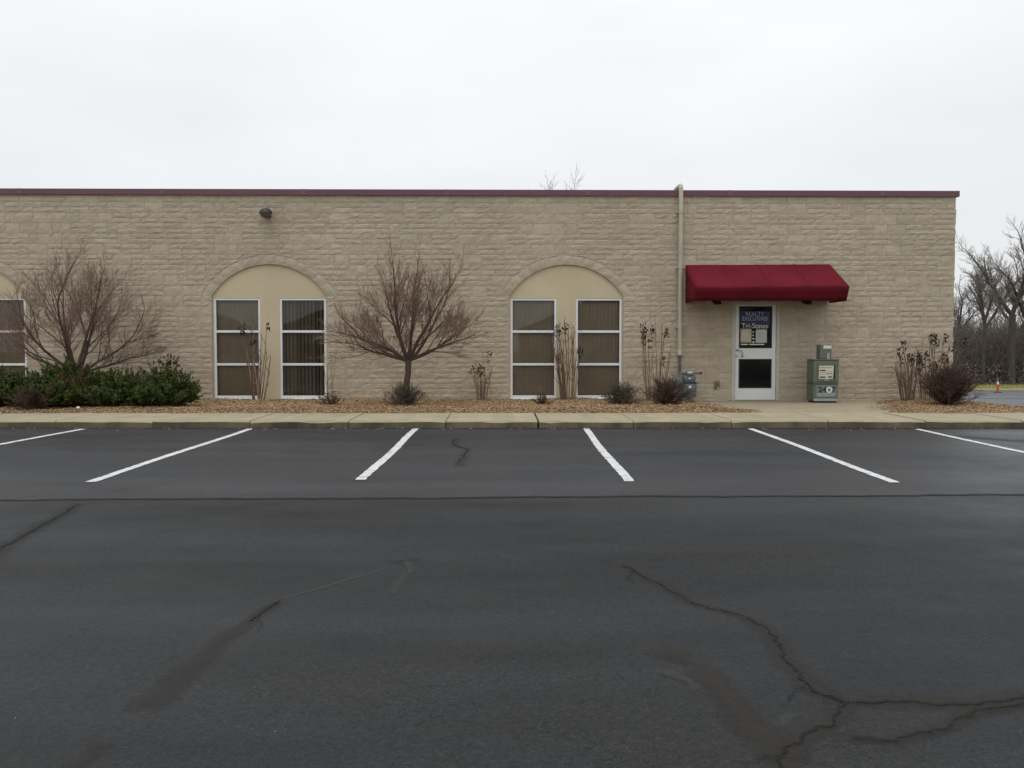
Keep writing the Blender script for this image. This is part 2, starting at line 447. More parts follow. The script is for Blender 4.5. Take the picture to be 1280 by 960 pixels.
def seam_y(x): return 7.165 + .0165*x + .02*math.sin(x*1.7) + .012*math.sin(x*5.3+1)
sx = [-30 + i*.5 for i in range(0, 101)]
lot = MB()
for i in range(len(sx)-1):
    a, b = sx[i], sx[i+1]
    lot.face([(a, -38, 0), (b, -38, 0), (b, seam_y(b), 0), (a, seam_y(a), 0)])
aisle = tag(put('drive_aisle', lot, m_aisle), kind='structure')
lot = MB()
for i in range(len(sx)-1):
    a, b = sx[i], sx[i+1]
    lot.face([(a, seam_y(a), 0), (b, seam_y(b), 0), (b, 14.2, 0), (a, 14.2, 0)])
bays = tag(put('parking_bays', lot, m_bay), kind='structure')

dr = MB()
yy = [14.2, 15, 20, 25, 30, 35, 40, 45.8]
for i in range(len(yy)-1):
    dr.face([(10.12, yy[i], drop(yy[i])), (60, yy[i], drop(yy[i])), (60, yy[i+1], drop(yy[i+1])), (10.12, yy[i+1], drop(yy[i+1]))])
for i in range(len(yy)-1):
    if yy[i] >= 45: pass
tag(put('side_drive', dr, m_drive), kind='structure')
k = MB(); k.box(11, 60, 45.8, 46.1, -1.2, -.88, bev=.03)
tag(put('drive_kerb', k, m_slab), kind='structure')

def ribbon(name, pts, w, mat, z, parent, step=.12, wob=.02):
    """a wandering strip along pts; uv carries how far across (v) and how near the ends (u) a point is"""
    P = [Vector((p[0], p[1], 0)) for p in pts]
    fine = []
    for a, b in zip(P[:-1], P[1:]):
        n = max(1, int((b-a).length/step))
        for i in range(n): fine.append(a.lerp(b, i/n))
    fine.append(P[-1])
    rnd = random.Random(len(pts)*31+int(abs(pts[0][0])*100))
    def off(p, k): return wob*(1.6*noise.noise((p.x*5, p.y*5, k)) + 1.1*noise.noise((p.x*17, p.y*17, k+9)) + .5*rnd.uniform(-1, 1))
    fine = [p + Vector((off(p, 1.3), off(p, 7.7), 0)) for p in fine]
    m = MB(); m.uv = []
    n = len(fine)
    for i, p in enumerate(fine):
        d = fine[min(i+1, n-1)] - fine[max(i-1, 0)]; d.normalize()
        nn = Vector((-d.y, d.x, 0)); t = i/(n-1)
        ww = (w if not callable(w) else w(t))*rnd.uniform(.8, 1.2)
        end = max(0, abs(t-.5)*2 - .8)/.2
        for v in (-1, 0, 1):
            q = p + nn*ww*v; m.v.append((q.x, q.y, z)); m.uv.append((end*.9, v))
    for i in range(n-1):
        for v in (0, 1):
            a = i*3+v; m.f.append((a, a+1, a+4, a+3)); m.m.append(0)
    for f in m.f: pass
    o = put(name, m, mat, parent)
    o.data.flip_normals() if o.data.polygons[0].normal.z < 0 else None
    return o
# cracks and stains of the aisle
ribbon('seam', [(x, seam_y(x)) for x in [-12+i*.4 for i in range(61)]], .055, m_seam, .004, aisle, .1, .014)
ribbon('crack', [(-3.05, 4.9), (-3.169, 5.398), (-3.228, 5.875), (-3.329, 6.445), (-3.429, 7.0)], .035, m_crack, .004, aisle)
ribbon('stain', [(-3.0, 4.9), (-3.169, 5.398), (-3.228, 5.875), (-3.329, 6.445), (-3.429, 7.0)], .10, m_tar, .002, aisle)
A = [(.618, 5.016), (.75, 4.792), (.887, 4.342), (.963, 4.133), (1.145, 3.941), (1.208, 3.713), (1.145, 3.329), (1.143, 3.103), (1.205, 2.958)]
A2 = [(1.205, 2.958), (1.482, 2.941), (1.7, 2.924), (1.883, 2.991), (2.3, 3.05)]
ribbon('stain', A + A2[1:], lambda t: .05+.04*t, m_stain, .002, aisle, .1, .02)
ribbon('crack', A + A2[1:], lambda t: .009+.007*t, m_crack, .006, aisle, .025, .016)
B = [(1.205, 2.958), (1.134, 2.816), (.961, 2.67), (.869, 2.564), (.836, 2.489), (.80, 2.30)]
ribbon('stain', B, .06, m_stain, .005, aisle, .1, .01)
ribbon('crack', [(1.17, 3.08)]+B, .012, m_crack, .008, aisle, .022, .018)
Cc = [(2.1, 2.97), (1.849, 2.936), (1.643, 2.872), (1.467, 2.75), (1.268, 2.666), (1.074, 2.697)]
ribbon('crack', Cc, .010, m_crack, .009, aisle, .025, .018)
ribbon('stain', Cc, .05, m_stain, .004, aisle, .1, .01)
S4 = [(.64, 3.52), (.72, 3.42), (.779, 3.334), (.813, 3.093), (.823, 2.82), (.875, 2.62), (.9, 2.5)]
ribbon('stain', S4, .09, m_stain, .0045, aisle, .08, .01)
ribbon('silt', [(.62, 3.28), (.70, 3.15), (.73, 3.0)], .035, m_pale, .0062, aisle, .08, .01)
ribbon('silt', [(1.0, 2.86), (.95, 2.8), (.93, 2.74)], .035, m_pale, .0066, aisle, .05, .01)
ribbon('stain', [(-1.10, 4.24), (-1.148, 3.973), (-1.191, 3.642), (-1.212, 3.319), (-1.235, 2.9)], lambda t: .045+.05*t, m_stain, .002, aisle, .1, .01)
ribbon('crack', [(-1.10, 4.24), (-1.135, 4.05), (-1.16, 3.86)], .02, m_crack, .005, aisle, .06, .008)
ribbon('silt', [(-1.121, 4.229), (-.877, 4.517), (-.625, 4.883)], .022, m_pale, .003, aisle, .08, .01)
ribbon('stain', [(-.66, 4.96), (-.56, 5.03), (-.48, 5.04)], .06, m_tar, .003, aisle, .05, .01)
ribbon('silt', [(-.549, 5.0), (-.51, 4.8), (-.53, 4.55), (-.56, 4.3)], .04, m_pale, .0042, aisle, .05, .01)
ribbon('stain', [(-1.25, 2.7), (-1.29, 2.45)], .05, m_stain, .002, aisle, .05, .01)
for q in ([(1.143, 3.103), (1.06, 3.04), (1.02, 2.95)], [(.75, 4.792), (.70, 4.62), (.71, 4.5)],
          [(-1.148, 3.973), (-1.09, 3.86), (-1.08, 3.74)], [(.869, 2.564), (.79, 2.55), (.73, 2.5)]):
    ribbon('crack', q, .006, m_crack, .0095, aisle, .025, .012)
# faint branch crack of the parking bays
ribbon('crack', [(-.601, 11.996), (-.65, 11.5), (-.60, 11.186), (-.42, 10.7), (-.44, 9.9), (-.474, 9.3)], .018, m_crack, .004, bays, .12, .02)
ribbon('stain', [(-.62, 12.1), (-.60, 11.186), (-.42, 10.7), (-.46, 9.0)], .07, m_tar, .002, bays, .2, .03)
ribbon('stain', [(8.5, 11.2), (7.1, 11.6), (6.6, 12.2)], .25, m_tar, .002, bays, .3, .06)

rd = random.Random(19); gr = MB()
for i in range(420):
    if i < 260: x = rd.uniform(-10, 9.5); y = ky(x)-abs(rd.gauss(0, .16))-.01; q = rd.uniform(.006, .02)
    else: x = rd.uniform(-3, 3.2); y = rd.uniform(2.2, 8); q = rd.uniform(.0015, .004)
    a = rd.uniform(0, 6.28); c_, s_ = math.cos(a)*q, math.sin(a)*q
    n_ = len(gr.v); gr.v += [(x+c_, y+s_, .001), (x-s_*.8, y+c_*.8, .001), (x-c_, y-s_, .001), (x+s_*.7, y-c_*.7, .001), (x+c_*.2, y, q*rd.uniform(.5, .9))]
    for e in range(4): gr.f.append((n_+e, n_+(e+1) % 4, n_+4)); gr.m.append(0)
m_grit = mat_varied('grit', [(.10, .085, .06, 1), (.22, .17, .10, 1), (.30, .28, .25, 1)], .9, 20)
tag(put('grit', gr, m_grit), 'loose grit and leaf bits on the asphalt and along the kerb', 'grit', kind='stuff')
# painted stall lines
def stall(x0, y0, x1, y1, w=.098):
    m = MB(); n = 90; jl = [random.uniform(-.005, .005) for _ in range(n+1)]; jr = [random.uniform(-.005, .005) for _ in range(n+1)]
    for i in range(n):
        a, b = i/n, (i+1)/n
        X = lambda t: x0+(x1-x0)*t + .012*math.sin(t*7+x0); Y = lambda t: y0+(y1-y0)*t
        m.face([(X(a)-w/2+jl[i], Y(a), .0045), (X(a)+w/2+jr[i], Y(a), .0045), (X(b)+w/2+jr[i+1], Y(b), .0045), (X(b)-w/2+jl[i+1], Y(b), .0045)])
    return put('painted_line', m, m_paint, bays)
for a in ((-9.22, 8.1, -9.20, 13.50), (-6.62, 8.1, -6.57, 13.48), (-3.875, 8.05, -3.95, 13.48), (-1.333, 8.16, -1.327, 13.47), (1.217, 8.025, 1.347, 13.43),
          (3.72, 7.92, 3.975, 13.39), (6.24, 7.95, 6.56, 13.28), (8.8, 7.95, 9.1, 13.25)):
    stall(*a)

# pavement: slabs with a kerb face, joints open
pav = empty('pavement', (0, 14.3, 0)); tag(pav, kind='structure')
J = [-19.6, -18.05, -16.5, -14.95, -13.4, -11.8, -10.25, -8.7, -7.1, -5.55, -4.0, -2.42, -.87, .60, 2.13, 3.7, 5.25, 6.8, 8.35, 9.98]
rs = random.Random(3)
for i in range(len(J)-1):
    a, b = J[i]+.007, J[i+1]-.007
    if abs(J[i]-.60) < .01: a += .018
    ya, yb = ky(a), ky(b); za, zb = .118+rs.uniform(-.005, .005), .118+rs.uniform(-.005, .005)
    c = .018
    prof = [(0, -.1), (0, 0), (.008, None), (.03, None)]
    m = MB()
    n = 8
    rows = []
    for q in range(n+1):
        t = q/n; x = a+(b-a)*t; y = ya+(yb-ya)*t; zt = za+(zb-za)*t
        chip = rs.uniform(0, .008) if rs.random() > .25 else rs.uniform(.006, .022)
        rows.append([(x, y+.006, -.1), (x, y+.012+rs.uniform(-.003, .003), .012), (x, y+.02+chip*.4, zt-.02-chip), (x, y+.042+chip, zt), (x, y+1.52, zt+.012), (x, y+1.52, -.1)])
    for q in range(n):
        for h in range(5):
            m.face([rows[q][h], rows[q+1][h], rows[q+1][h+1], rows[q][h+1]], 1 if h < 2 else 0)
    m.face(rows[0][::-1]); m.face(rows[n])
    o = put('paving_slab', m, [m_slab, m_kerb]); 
    o.parent = pav; o.matrix_parent_inverse = Matrix.Translation((0, -14.3, 0))
# dirt bed that shows dark in the joints and along the gutter
m = MB()
for i in range(len(J)-1):
    m.face([(J[i], ky(J[i])+.05, .075), (J[i+1], ky(J[i+1])+.05, .075), (J[i+1], ky(J[i+1])+1.5, .075), (J[i], ky(J[i])+1.5, .075)])
o = put('joint_dirt', m, m_rubber); o.parent = pav; o.matrix_parent_inverse = Matrix.Translation((0, -14.3, 0))
ribbon('gutter_dirt', [(x, ky(x)-.03) for x in [-14+i*1. for i in range(25)]], .06, m_tar, .003, bays, .3, .015)

# concrete pad at the door
m = MB(); m.box(3.2, 8.9, 15.0, 18.72, -.1, .124)
m.box(5.02, 6.2, 18.58, 18.80, .124, .136)
pad = tag(put('entrance_pad', m, m_pad), kind='structure')

# mulch beds
def bed_edge_l(y): return 4.62 - .13*(y-15.1) + .10*math.sin(y*4.1) + .05*math.sin(y*11)
def bed_edge_r(y): return 6.95 + .42*(y-15.1) + .10*math.sin(y*3.7+1)
def mulch_h(x, y):
    e = min(1, max(0, (y-(ky(x)+1.5))/.5))
    if x < 6: e2 = min(1, max(0, (bed_edge_l(y)-x)/.6))
    else: e2 = min(1, max(0, (x-bed_edge_r(y))/.6))*min(1, max(0.0, (10.08-x)/.3))
    e *= e2
    return .125*min(1, e2*8) + e*(.045 + .035*noise.noise((x*.9, y*.9, 0)) + .018*noise.noise((x*4, y*4, 3)))
def bed(name, x0, x1, clip):
    m = MB(); nx = int((x1-x0)/.14); ny = 26; idx = {}
    for j in range(ny+1):
        for i in range(nx+1):
            t = i/nx; y = 0; x = x0+(x1-x0)*t
            s = j/ny
            if clip == 'l':
                y = 15.05+(18.73-15.05)*s; xr = bed_edge_l(y); x = x0+(xr-x0)*t
            else:
                y = 15.0+(18.73-15.0)*s; xl = bed_edge_r(y); x = xl+(10.08-xl)*t
            yk = max(y, ky(x)+1.50)
            m.v.append((x, yk, mulch_h(x, yk)))
    for j in range(ny):
        for i in range(nx):
            a = j*(nx+1)+i; m.f.append((a, a+1, a+nx+2, a+nx+1)); m.m.append(0)
    o = put(name, m, m_mulch); 
    for p in o.data.polygons: p.use_smooth = True
    return tag(o, kind='structure')
bed('planting_bed', -19.6, 5, 'l'); bed('planting_bed', 7, 10.08, 'r')
k = MB(); k.box(9.99, 10.12, 15.0, 45.8, -1.2, .05); k.box(9.985, 10.125, 14.9, 22, -.5, .10, bev=.01)
tag(put('bed_kerb', k, m_slab), kind='structure')

rc = random.Random(11)
ch = MB()
def chip(x, y, z, L, W):
    a = rc.uniform(0, 6.283); t = rc.uniform(-.3, .3); t2 = rc.uniform(-.3, .3)
    u = Vector((math.cos(a), math.sin(a), t)).normalized()*L; v = Vector((-math.sin(a), math.cos(a), t2)).normalized()*W
    p = Vector((x, y, z)); n = Vector((0, 0, rc.uniform(.002, .012)))
    ch.face([p-u-v*.6, p-u*.2-v+n, p+u+v*.2, p+u*.1+v+n])
for _ in range(46000):
    if rc.random() < .86:
        x = rc.uniform(-13, 4.8); y = rc.uniform(15.1, 18.69)
        if rc.random() < .3: y = rc.uniform(15.06, 16)
        if x > bed_edge_l(y) + (rc.expovariate(12) - .02): continue
    else:
        x = rc.uniform(6.9, 10.05); y = rc.uniform(14.95, 18.69)
        if x < bed_edge_r(y) - (rc.expovariate(9) - .02): continue
    if y < ky(x)+1.50 - min(.25, rc.expovariate(28)): continue
    z = max(mulch_h(x, y), .132 if y > ky(x)+1.5 else .134) + rc.uniform(.0, .014)
    s = rc.uniform(.5, 1.35)
    chip(x, y, z, .026*s, .010*rc.uniform(.6, 1.8))
tag(put('wood_chips', ch, m_chip), 'tan wood chip mulch strewn over the planting beds along the wall', 'mulch', kind='stuff')

# grass verge beyond the drive
rg = random.Random(5); gb = MB()
for _ in range(9000):
    x = rg.uniform(14, 58); y = rg.uniform(46.2, 60); z = drop(y)-.06
    h = rg.uniform(.05, .14); a = rg.uniform(0, 6.28); w = .02
    dx, dy = math.cos(a)*w, math.sin(a)*w; lx, ly = rg.uniform(-.05, .05), rg.uniform(-.05, .05)
    gb.face([(x-dx, y-dy, z), (x+dx, y+dy, z), (x+lx, y+ly, z+h)])
tag(put('grass', gb, m_blade), 'short yellow green grass between the drive and the woods', 'grass', kind='stuff')

# ------------------------------------------------------------------ the building
YF = 18.70                      # mean face of the block wall
XL, XR, ZT = -19.6, 10.0, 4.63
SPR, RISE, HW = 2.42, .69, 1.25
RAD = (HW*HW+RISE*RISE)/(2*RISE); RO = RAD+.20; ZC = SPR+RISE-RAD
ARCH = [-18.05, -11.55, -5.03, 1.452]
DX0, DX1, DZ1 = 5.10, 6.155, 2.31
bld = empty('office_building', (0, YF, 0))
tag(bld, 'long single storey tan split face block building with arched window bays and maroon coping', 'building')
def bput(name, m, mats, parent=None):
    o = put(name, m, mats); p = parent or bld; o.parent = p
    o.matrix_parent_inverse = Matrix.Translation((0, -YF, 0))
    return o

# mortar backing with its openings
YM = YF+.0075
m = MB()
cuts = sorted([(c-HW, c+HW, 'a', c) for c in ARCH] + [(DX0, DX1, 'd', 0)])
x = XL
for x0, x1, kind, c in cuts:
    m.face([(x, YM, -.3), (x0, YM, -.3), (x0, YM, ZT), (x, YM, ZT)])
    if kind == 'd':
        m.face([(x0, YM, DZ1), (x1, YM, DZ1), (x1, YM, ZT), (x0, YM, ZT)])
    else:
        n = 24
        for i in range(n):
            a, b = x0+(x1-x0)*i/n, x0+(x1-x0)*(i+1)/n
            za = ZC+math.sqrt(max(0, RAD**2-(a-c)**2)); zb = ZC+math.sqrt(max(0, RAD**2-(b-c)**2))
            m.face([(a, YM, za), (b, YM, zb), (b, YM, ZT), (a, YM, ZT)])
            m.face([(a, YF+.004, za), (b, YF+.004, zb), (b, YF+.12, zb), (a, YF+.12, za)])
    x = x1
m.face([(x, YM, -.3), (XR-.02, YM, -.3), (XR-.02, YM, ZT), (x, YM, ZT)])
wall = bput('wall', m, m_mortar)
wall.location = (0, 0, 0)
def wput(name, me, mats=None, loc=None):
    o = put(name, me, mats); o.parent = wall
    if loc: o.location = loc
    return o
rb = random.Random(21)
def block_geo(mb, poly_b, poly_t, xs_, nz, seed):
    """a split face block: column x positions xs_, bottom and top height per column"""
    r_ = random.Random(seed); n = len(xs_); n0 = len(mb.v)
    tilt = r_.uniform(-.004, .004); tz = r_.uniform(-.004, .003)
    for j in range(nz+1):
        for i in range(n):
            edge = i in (0, n-1) or j in (0, nz)
            t = j/nz; zb, zt = poly_b[i], poly_t[i]
            u = i/(n-1)
            if edge: y = .001+r_.uniform(-.004, .004)
            else: y = -.001 - r_.uniform(0, .0072) + tilt*(u*2-1) + tz*(1-2*t)
            jx = 0 if edge else r_.uniform(-.016, .016); jz = 0 if edge else r_.uniform(-.14, .14)
            mb.v.append((xs_[i]+jx, y, zb+(zt-zb)*(t if edge else t+jz)))
    for j in range(nz):
        for i in range(n-1):
            a = n0+j*n+i; mb.f.append((a, a+1, a+1+n, a+n)); mb.m.append(0)
    per = [n0+i for i in range(n)] + [n0+j*n+n-1 for j in range(1, nz+1)] + [n0+nz*n+i for i in range(n-2, -1, -1)] + [n0+j*n for j in range(nz-1, 0, -1)]
    nb = len(mb.v)
    for p in per: v = mb.v[p]; mb.v.append((v[0], .05, v[2]))
    L = len(per)
    for q in range(L):
        a, b = per[q], per[(q+1) % L]; mb.f.append((b, a, nb+q, nb+(q+1) % L)); mb.m.append(0)
G = .0035
cells = []                       # (x0,x1,z0,z1)
def in_open(x0, x1, z0, z1): return None
row = -.055; H = .225
zrows = []
z = SPR - 11*H
while z < ZT-.03: zrows.append((z, min(z+H, ZT+.0))); z += H
def segs(z0, z1):
    out = []; x = XL
    for x0, x1, kind, c in cuts:
        top = SPR+1e-4 if kind == 'a' else DZ1
        if z0 < top-.03: out.append((x, x0)); x = x1
    out.append((x, XR)); return out
for (z0, z1) in zrows:
    for (a, b) in segs(z0, z1):
        x = a + 0.0; first = True
        while x < b-.02:
            left = b-x
            if rb.random() < .52:
                w = rb.choice((.4, .3, .3, .2, .4)); 
                if left-w < .17: w = left
                cells.append((x, x+w, z0, z1)); x += w
            else:
                w = rb.choice((.6, .8, .8, 1.0))
                if left-w < .17: w = left
                zm = z0+H*.5
                for (p, q) in ((z0, zm), (zm, z1)):
                    if q-p < .04: continue
                    xx = x
                    while xx < x+w-.01:
                        ww = rb.choice((.2, .3, .4, .4, .5)); 
                        if x+w-xx-ww < .14: ww = x+w-xx
                        cells.append((xx, xx+ww, p, q)); xx += ww
                x += w
rest = MB(); indiv = []; shared = {}
def zout(x, c):
    d = abs(x-c)
    return ZC+math.sqrt(RO*RO-d*d) if d < RO else -9
for n_, (x0, x1, z0, z1) in enumerate(cells):
    near = None
    if z1 > SPR+.01:
        for c in ARCH:
            if x1 > c-RO and x0 < c+RO and z0 < SPR+RISE+.21: near = c
    if (z0 < DZ1 < z1) and x1 > DX0 and x0 < DX1:
        z0 = DZ1+.0
        if z1-z0 < .03: continue
    e0, e1 = x0+G, x1-G
    if abs(x1-XR) < 1e-4: e1 = XR+rb.uniform(-.004, .016)
    if near is not None:
        nn = max(4, int((e1-e0)/.04))
        X = [e0+(e1-e0)*i/nn for i in range(nn+1)]
        Bz = [max(z0+G, min(zout(q, near)+G if SPR <= z1 else z0, z1-G)) for q in X]
        Tz = [z1-G]*len(X)
        keep = [i for i in range(len(X)) if Tz[i]-Bz[i] > .012]
        if len(keep) < 2: continue
        X = [X[i] for i in keep]; Bz = [Bz[i] for i in keep]; Tz = [Tz[i] for i in keep]
        if X[-1]-X[0] < .03: continue
        t = MB(); block_geo(t, Bz, Tz, X, 3, n_)
        o_ = len(rest.v)
        rest.v += [(v[0], v[1]+YF, v[2]) for v in t.v]; rest.f += [tuple(i+o_ for i in f) for f in t.f]; rest.m += t.m
        continue
    w, h = e1-e0, z1-z0-2*G
    full = z1-z0 > .2
    vis = (-10.6 < x0 and x1 < 9.9 and z0 > .15 and z1 < 4.6)
    score = w*h if vis else -1
    indiv.append((score, e0, e1, z0+G, z1-G, n_))
indiv.sort(key=lambda q: -q[0])
for k_, (score, a, b, z0, z1, n_) in enumerate(indiv):
    w, h = b-a, z1-z0; nxx = max(3, min(6, int(round(w/.075)))); nz = 3
    if k_ < 300:
        key = (round(w, 3), round(h, 3), n_ % 9)
        if key not in shared:
            t = MB(); X = [w*i/nxx for i in range(nxx+1)]
            block_geo(t, [0]*len(X), [h]*len(X), X, nz, hash(key) % 9999)
            me = t.mesh('block'); me.materials.append(m_block); shared[key] = me
        wput('block', shared[key], None, (a, YF, z0))
    else:
        t = MB(); X = [a+w*i/nxx for i in range(nxx+1)]
        block_geo(t, [z0]*len(X), [z1]*len(X), X, nz, n_+5)
        o_ = len(rest.v)
        rest.v += [(v[0], v[1]+YF, v[2]) for v in t.v]; rest.f += [tuple(i+o_ for i in f) for f in t.f]; rest.m += t.m
tag(wput('block_courses', rest, m_block), kind='stuff')

# arch rings of wedge stones, stucco panels, windows
def stone_ring(c):
    n = 13; a0 = math.asin(HW/RAD)
    for i in range(n):
        p, q = -a0+2*a0*i/n, -a0+2*a0*(i+1)/n
        g_ = .004/RAD
        def pt(r, a): return (c+r*math.sin(a), ZC+r*math.cos(a))
        inner = [pt(RAD+.002, p+g_ + (q-p-2*g_)*t/3) for t in range(4)]
        outer = [pt(RO-.004, p+g_ + (q-p-2*g_)*t/3) for t in range(4)]
        if i == 0: outer[0] = (c-math.sqrt(RO**2-(SPR-ZC)**2)+.006, SPR+.005)
        if i == n-1: outer[3] = (c+math.sqrt(RO**2-(SPR-ZC)**2)-.006, SPR+.005)
        t = MB(); r_ = random.Random(i*7+int(c*10)); n0 = 0
        for j in range(4):
            for k2 in range(4):
                u = j/3; x = inner[k2][0]*(1-u)+outer[k2][0]*u; z = inner[k2][1]*(1-u)+outer[k2][1]*u
                e = j in (0, 3) or k2 in (0, 3)
                t.v.append((x, YF + (.003 if e else -.004-r_.uniform(0, .007)), z))
        for j in range(3):
            for k2 in range(3):
                a = j*4+k2; t.f.append((a, a+1, a+5, a+4)); t.m.append(0)
        per = [0, 1, 2, 3, 7, 11, 15, 14, 13, 12, 8, 4]; nb = len(t.v)
        for p_ in per: t.v.append((t.v[p_][0], YF+.05, t.v[p_][2]))
        for q_ in range(12): t.f.append((per[(q_+1) % 12], per[q_], nb+q_, nb+(q_+1) % 12)); t.m.append(0)
        o = wput('arch_stone', t, m_block)
WZ0, WZ1 = .128, 2.376
def stucco(c):
    m = MB(); Y = YF+.045; n = 28
    for i in range(n):
        a, b = c-HW+2*HW*i/n, c-HW+2*HW*(i+1)/n
        za = ZC+math.sqrt(max(0, RAD**2-(a-c)**2)); zb = ZC+math.sqrt(max(0, RAD**2-(b-c)**2))
        m.face([(a, Y, WZ1), (b, Y, WZ1), (b, Y, zb), (a, Y, za)])
        m.face([(a, Y, WZ1), (a, Y+.06, WZ1), (b, Y+.06, WZ1), (b, Y, WZ1)])
    for a, b in ((c-HW, c-1.222), (c-.213, c+.213), (c+1.222, c+HW)):
        m.face([(a, Y, -.1), (b, Y, -.1), (b, Y, WZ1), (a, Y, WZ1)])
        m.face([(a, Y, -.1), (a, Y, WZ1), (a, Y+.08, WZ1), (a, Y+.08, -.1)])
        m.face([(b, Y, -.1), (b, Y+.08, -.1), (b, Y+.08, WZ1), (b, Y, WZ1)])
    for a, b in ((c-1.222, c-.213), (c+.213, c+1.222)):
        m.face([(a, Y+.05, -.1), (b, Y+.05, -.1), (b, Y+.05, WZ0+.02), (a, Y+.05, WZ0+.02)])
    bput('stucco_panel', m, m_stucco)
rw = random.Random(9)
def window(c, x0, x1, turn, lower):
    w = empty('window'); w.parent = bld; w.location = (c, 0, 0)
    def wp(name, m, mats, par=None):
        o = put(name, m, mats); o.parent = par or w
        o.matrix_parent_inverse = Matrix.Translation((0, -YF, 0)) if not par else Matrix.Identity(4)
        return o
    y0, y1 = YF+.04+.012, YF+.04+.065
    f = MB(); fw = .045
    f.box(x0, x0+fw, y0, y1, WZ0, WZ1, bev=.004); f.box(x1-fw, x1, y0, y1, WZ0, WZ1, bev=.004)
    f.box(x0+fw, x1-fw, y0+.001, y1-.001, WZ1-fw, WZ1-.001, bev=.004)
    f.box(x0+fw, x1-fw, y0+.001, y1-.001, 1.622, 1.675, bev=.004); f.box(x0+fw, x1-fw, y0+.001, y1-.001, .903, .955, bev=.004)
    f.box(x0+fw, x1-fw, y0+.001, y1-.001, WZ0, .243, bev=.004)
    wp('frame', f, m_white)
    s = MB(); s.box(x0-.005, x1+.005, y0-.03, y0-.002, WZ0-.03, WZ0+.05, bev=.006)
    wp('sill', s, m_white)
    for za, zb in ((.243, .903), (.955, 1.622), (1.675, WZ1-fw)):
        g_ = MB(); yg = YF+.04+.04; xa, xb = x0+fw-.006, x1-fw+.006
        g_.face([(xa, yg, za-.006), (xb, yg, za-.006), (xb, yg, zb+.006), (xa, yg, zb+.006)])
        wp('pane', g_, m_glass)
    b = MB(); n = int((x1-x0)/.082)
    for i in range(n):
        x = x0+.02+(x1-x0-.04)*(i+.5)/n; a = R(turn + rw.gauss(0, 4)); hw = .046
        dx, dy = hw*math.cos(a), hw*math.sin(a); yb = YF+.19
        b.face([(x-dx, yb-dy, WZ0+.08), (x, yb-.006, WZ0+.08), (x, yb-.006, WZ1+.02), (x-dx, yb-dy, WZ1+.02)])
        b.face([(x, yb-.006, WZ0+.08), (x+dx, yb+dy, WZ0+.08), (x+dx, yb+dy, WZ1+.02), (x, yb-.006, WZ1+.02)])
    b.box(x0-.05, x1+.05, YF+.15, YF+.24, WZ1+.02, WZ1+.07)
    wp('vertical_blind', b, m_blind)
for c in ARCH:
    stone_ring(c); stucco(c)
    window(c, -1.222, -.213, 7, 0); window(c, .213, 1.222, 58 if abs(c+5.03) < .1 else (40 if c < -8 else 9), 0)

# door
door = empty('door'); door.parent = bld; door.location = (0, 0, 0)
def dp(name, m, mats):
    o = put(name, m, mats); o.parent = door; o.matrix_parent_inverse = Matrix.Translation((0, -YF, 0)); return o
m = MB(); y0, y1 = YF-.004, YF+.10
m.box(DX0, DX0+.085, y0, y1, .12, DZ1, bev=.006); m.box(DX1-.07, DX1, y0, y1, .12, DZ1, bev=.006)
m.box(DX0+.085, DX1-.07, y0+.002, y1-.001, DZ1-.07, DZ1-.001, bev=.006)
dp('door_frame', m, m_doorframe)
LX0, LX1, LZ0, LZ1 = DX0+.09, DX1-.075, .145, DZ1-.075
yl = YF+.028
m = MB()
m.box(LX0, 5.268, yl, yl+.045, LZ0, LZ1); m.box(5.988, LX1, yl, yl+.045, LZ0, LZ1)
for a, b in ((LZ0, .407), (1.043, 1.289), (2.202, LZ1)): m.box(5.268, 5.988, yl, yl+.045, a, b)
dp('door_leaf', m, m_door)
for za, zb in ((.407, 1.043), (1.289, 2.202)):
    m = MB(); t = .022
    for a in ((5.262, 5.268+t, za-.006, zb+.006), (5.988-t, 5.994, za-.006, zb+.006)): m.box(a[0], a[1], yl-.008, yl+.02, a[2], a[3], bev=.003)
    m.box(5.268+t, 5.988-t, yl-.007, yl+.02, za-.005, za+t, bev=.003); m.box(5.268+t, 5.988-t, yl-.007, yl+.02, zb-t, zb+.005, bev=.003)
    dp('glazing_bead', m, m_dark)
    m = MB(); m.face([(5.268, yl+.02, za), (5.988, yl+.02, za), (5.988, yl+.02, zb), (5.268, yl+.02, zb)])
    dp('pane', m, m_glass)
m = MB()
m.tube([(5.225, yl-.002, 1.24), (5.225, yl-.05, 1.24), (5.30, yl-.058, 1.235), (5.335, yl-.055, 1.17), (5.34, yl-.052, 1.11), (5.34, yl-.002, 1.105)], .011, 8)
m.box(5.20, 5.25, yl-.008, yl-.001, 1.215, 1.265, bev=.003); m.box(5.315, 5.365, yl-.008, yl-.001, 1.08, 1.13, bev=.003)
dp('pull_handle', m, m_steel)
m = MB(); m.lathe([(.024, 0), (.026, .006), (.022, .016), (.012, .018)], (5.225, yl-.001, 1.115), 'Y', 16); m.box(5.222, 5.228, yl-.022, yl-.016, 1.102, 1.128)
dp('lock_cylinder', m, m_steel)
for z in (2.06, 1.26, .38):
    m = MB(); m.tube([(6.083, yl-.012, z-.055), (6.083, yl-.012, z+.055)], .011, 8); dp('hinge', m, m_steel)
m = MB(); m.box(5.268+.03, 5.988-.03, yl+.023, yl+.026, 1.80, 2.10)
dp('navy_decal', m, m_navy)
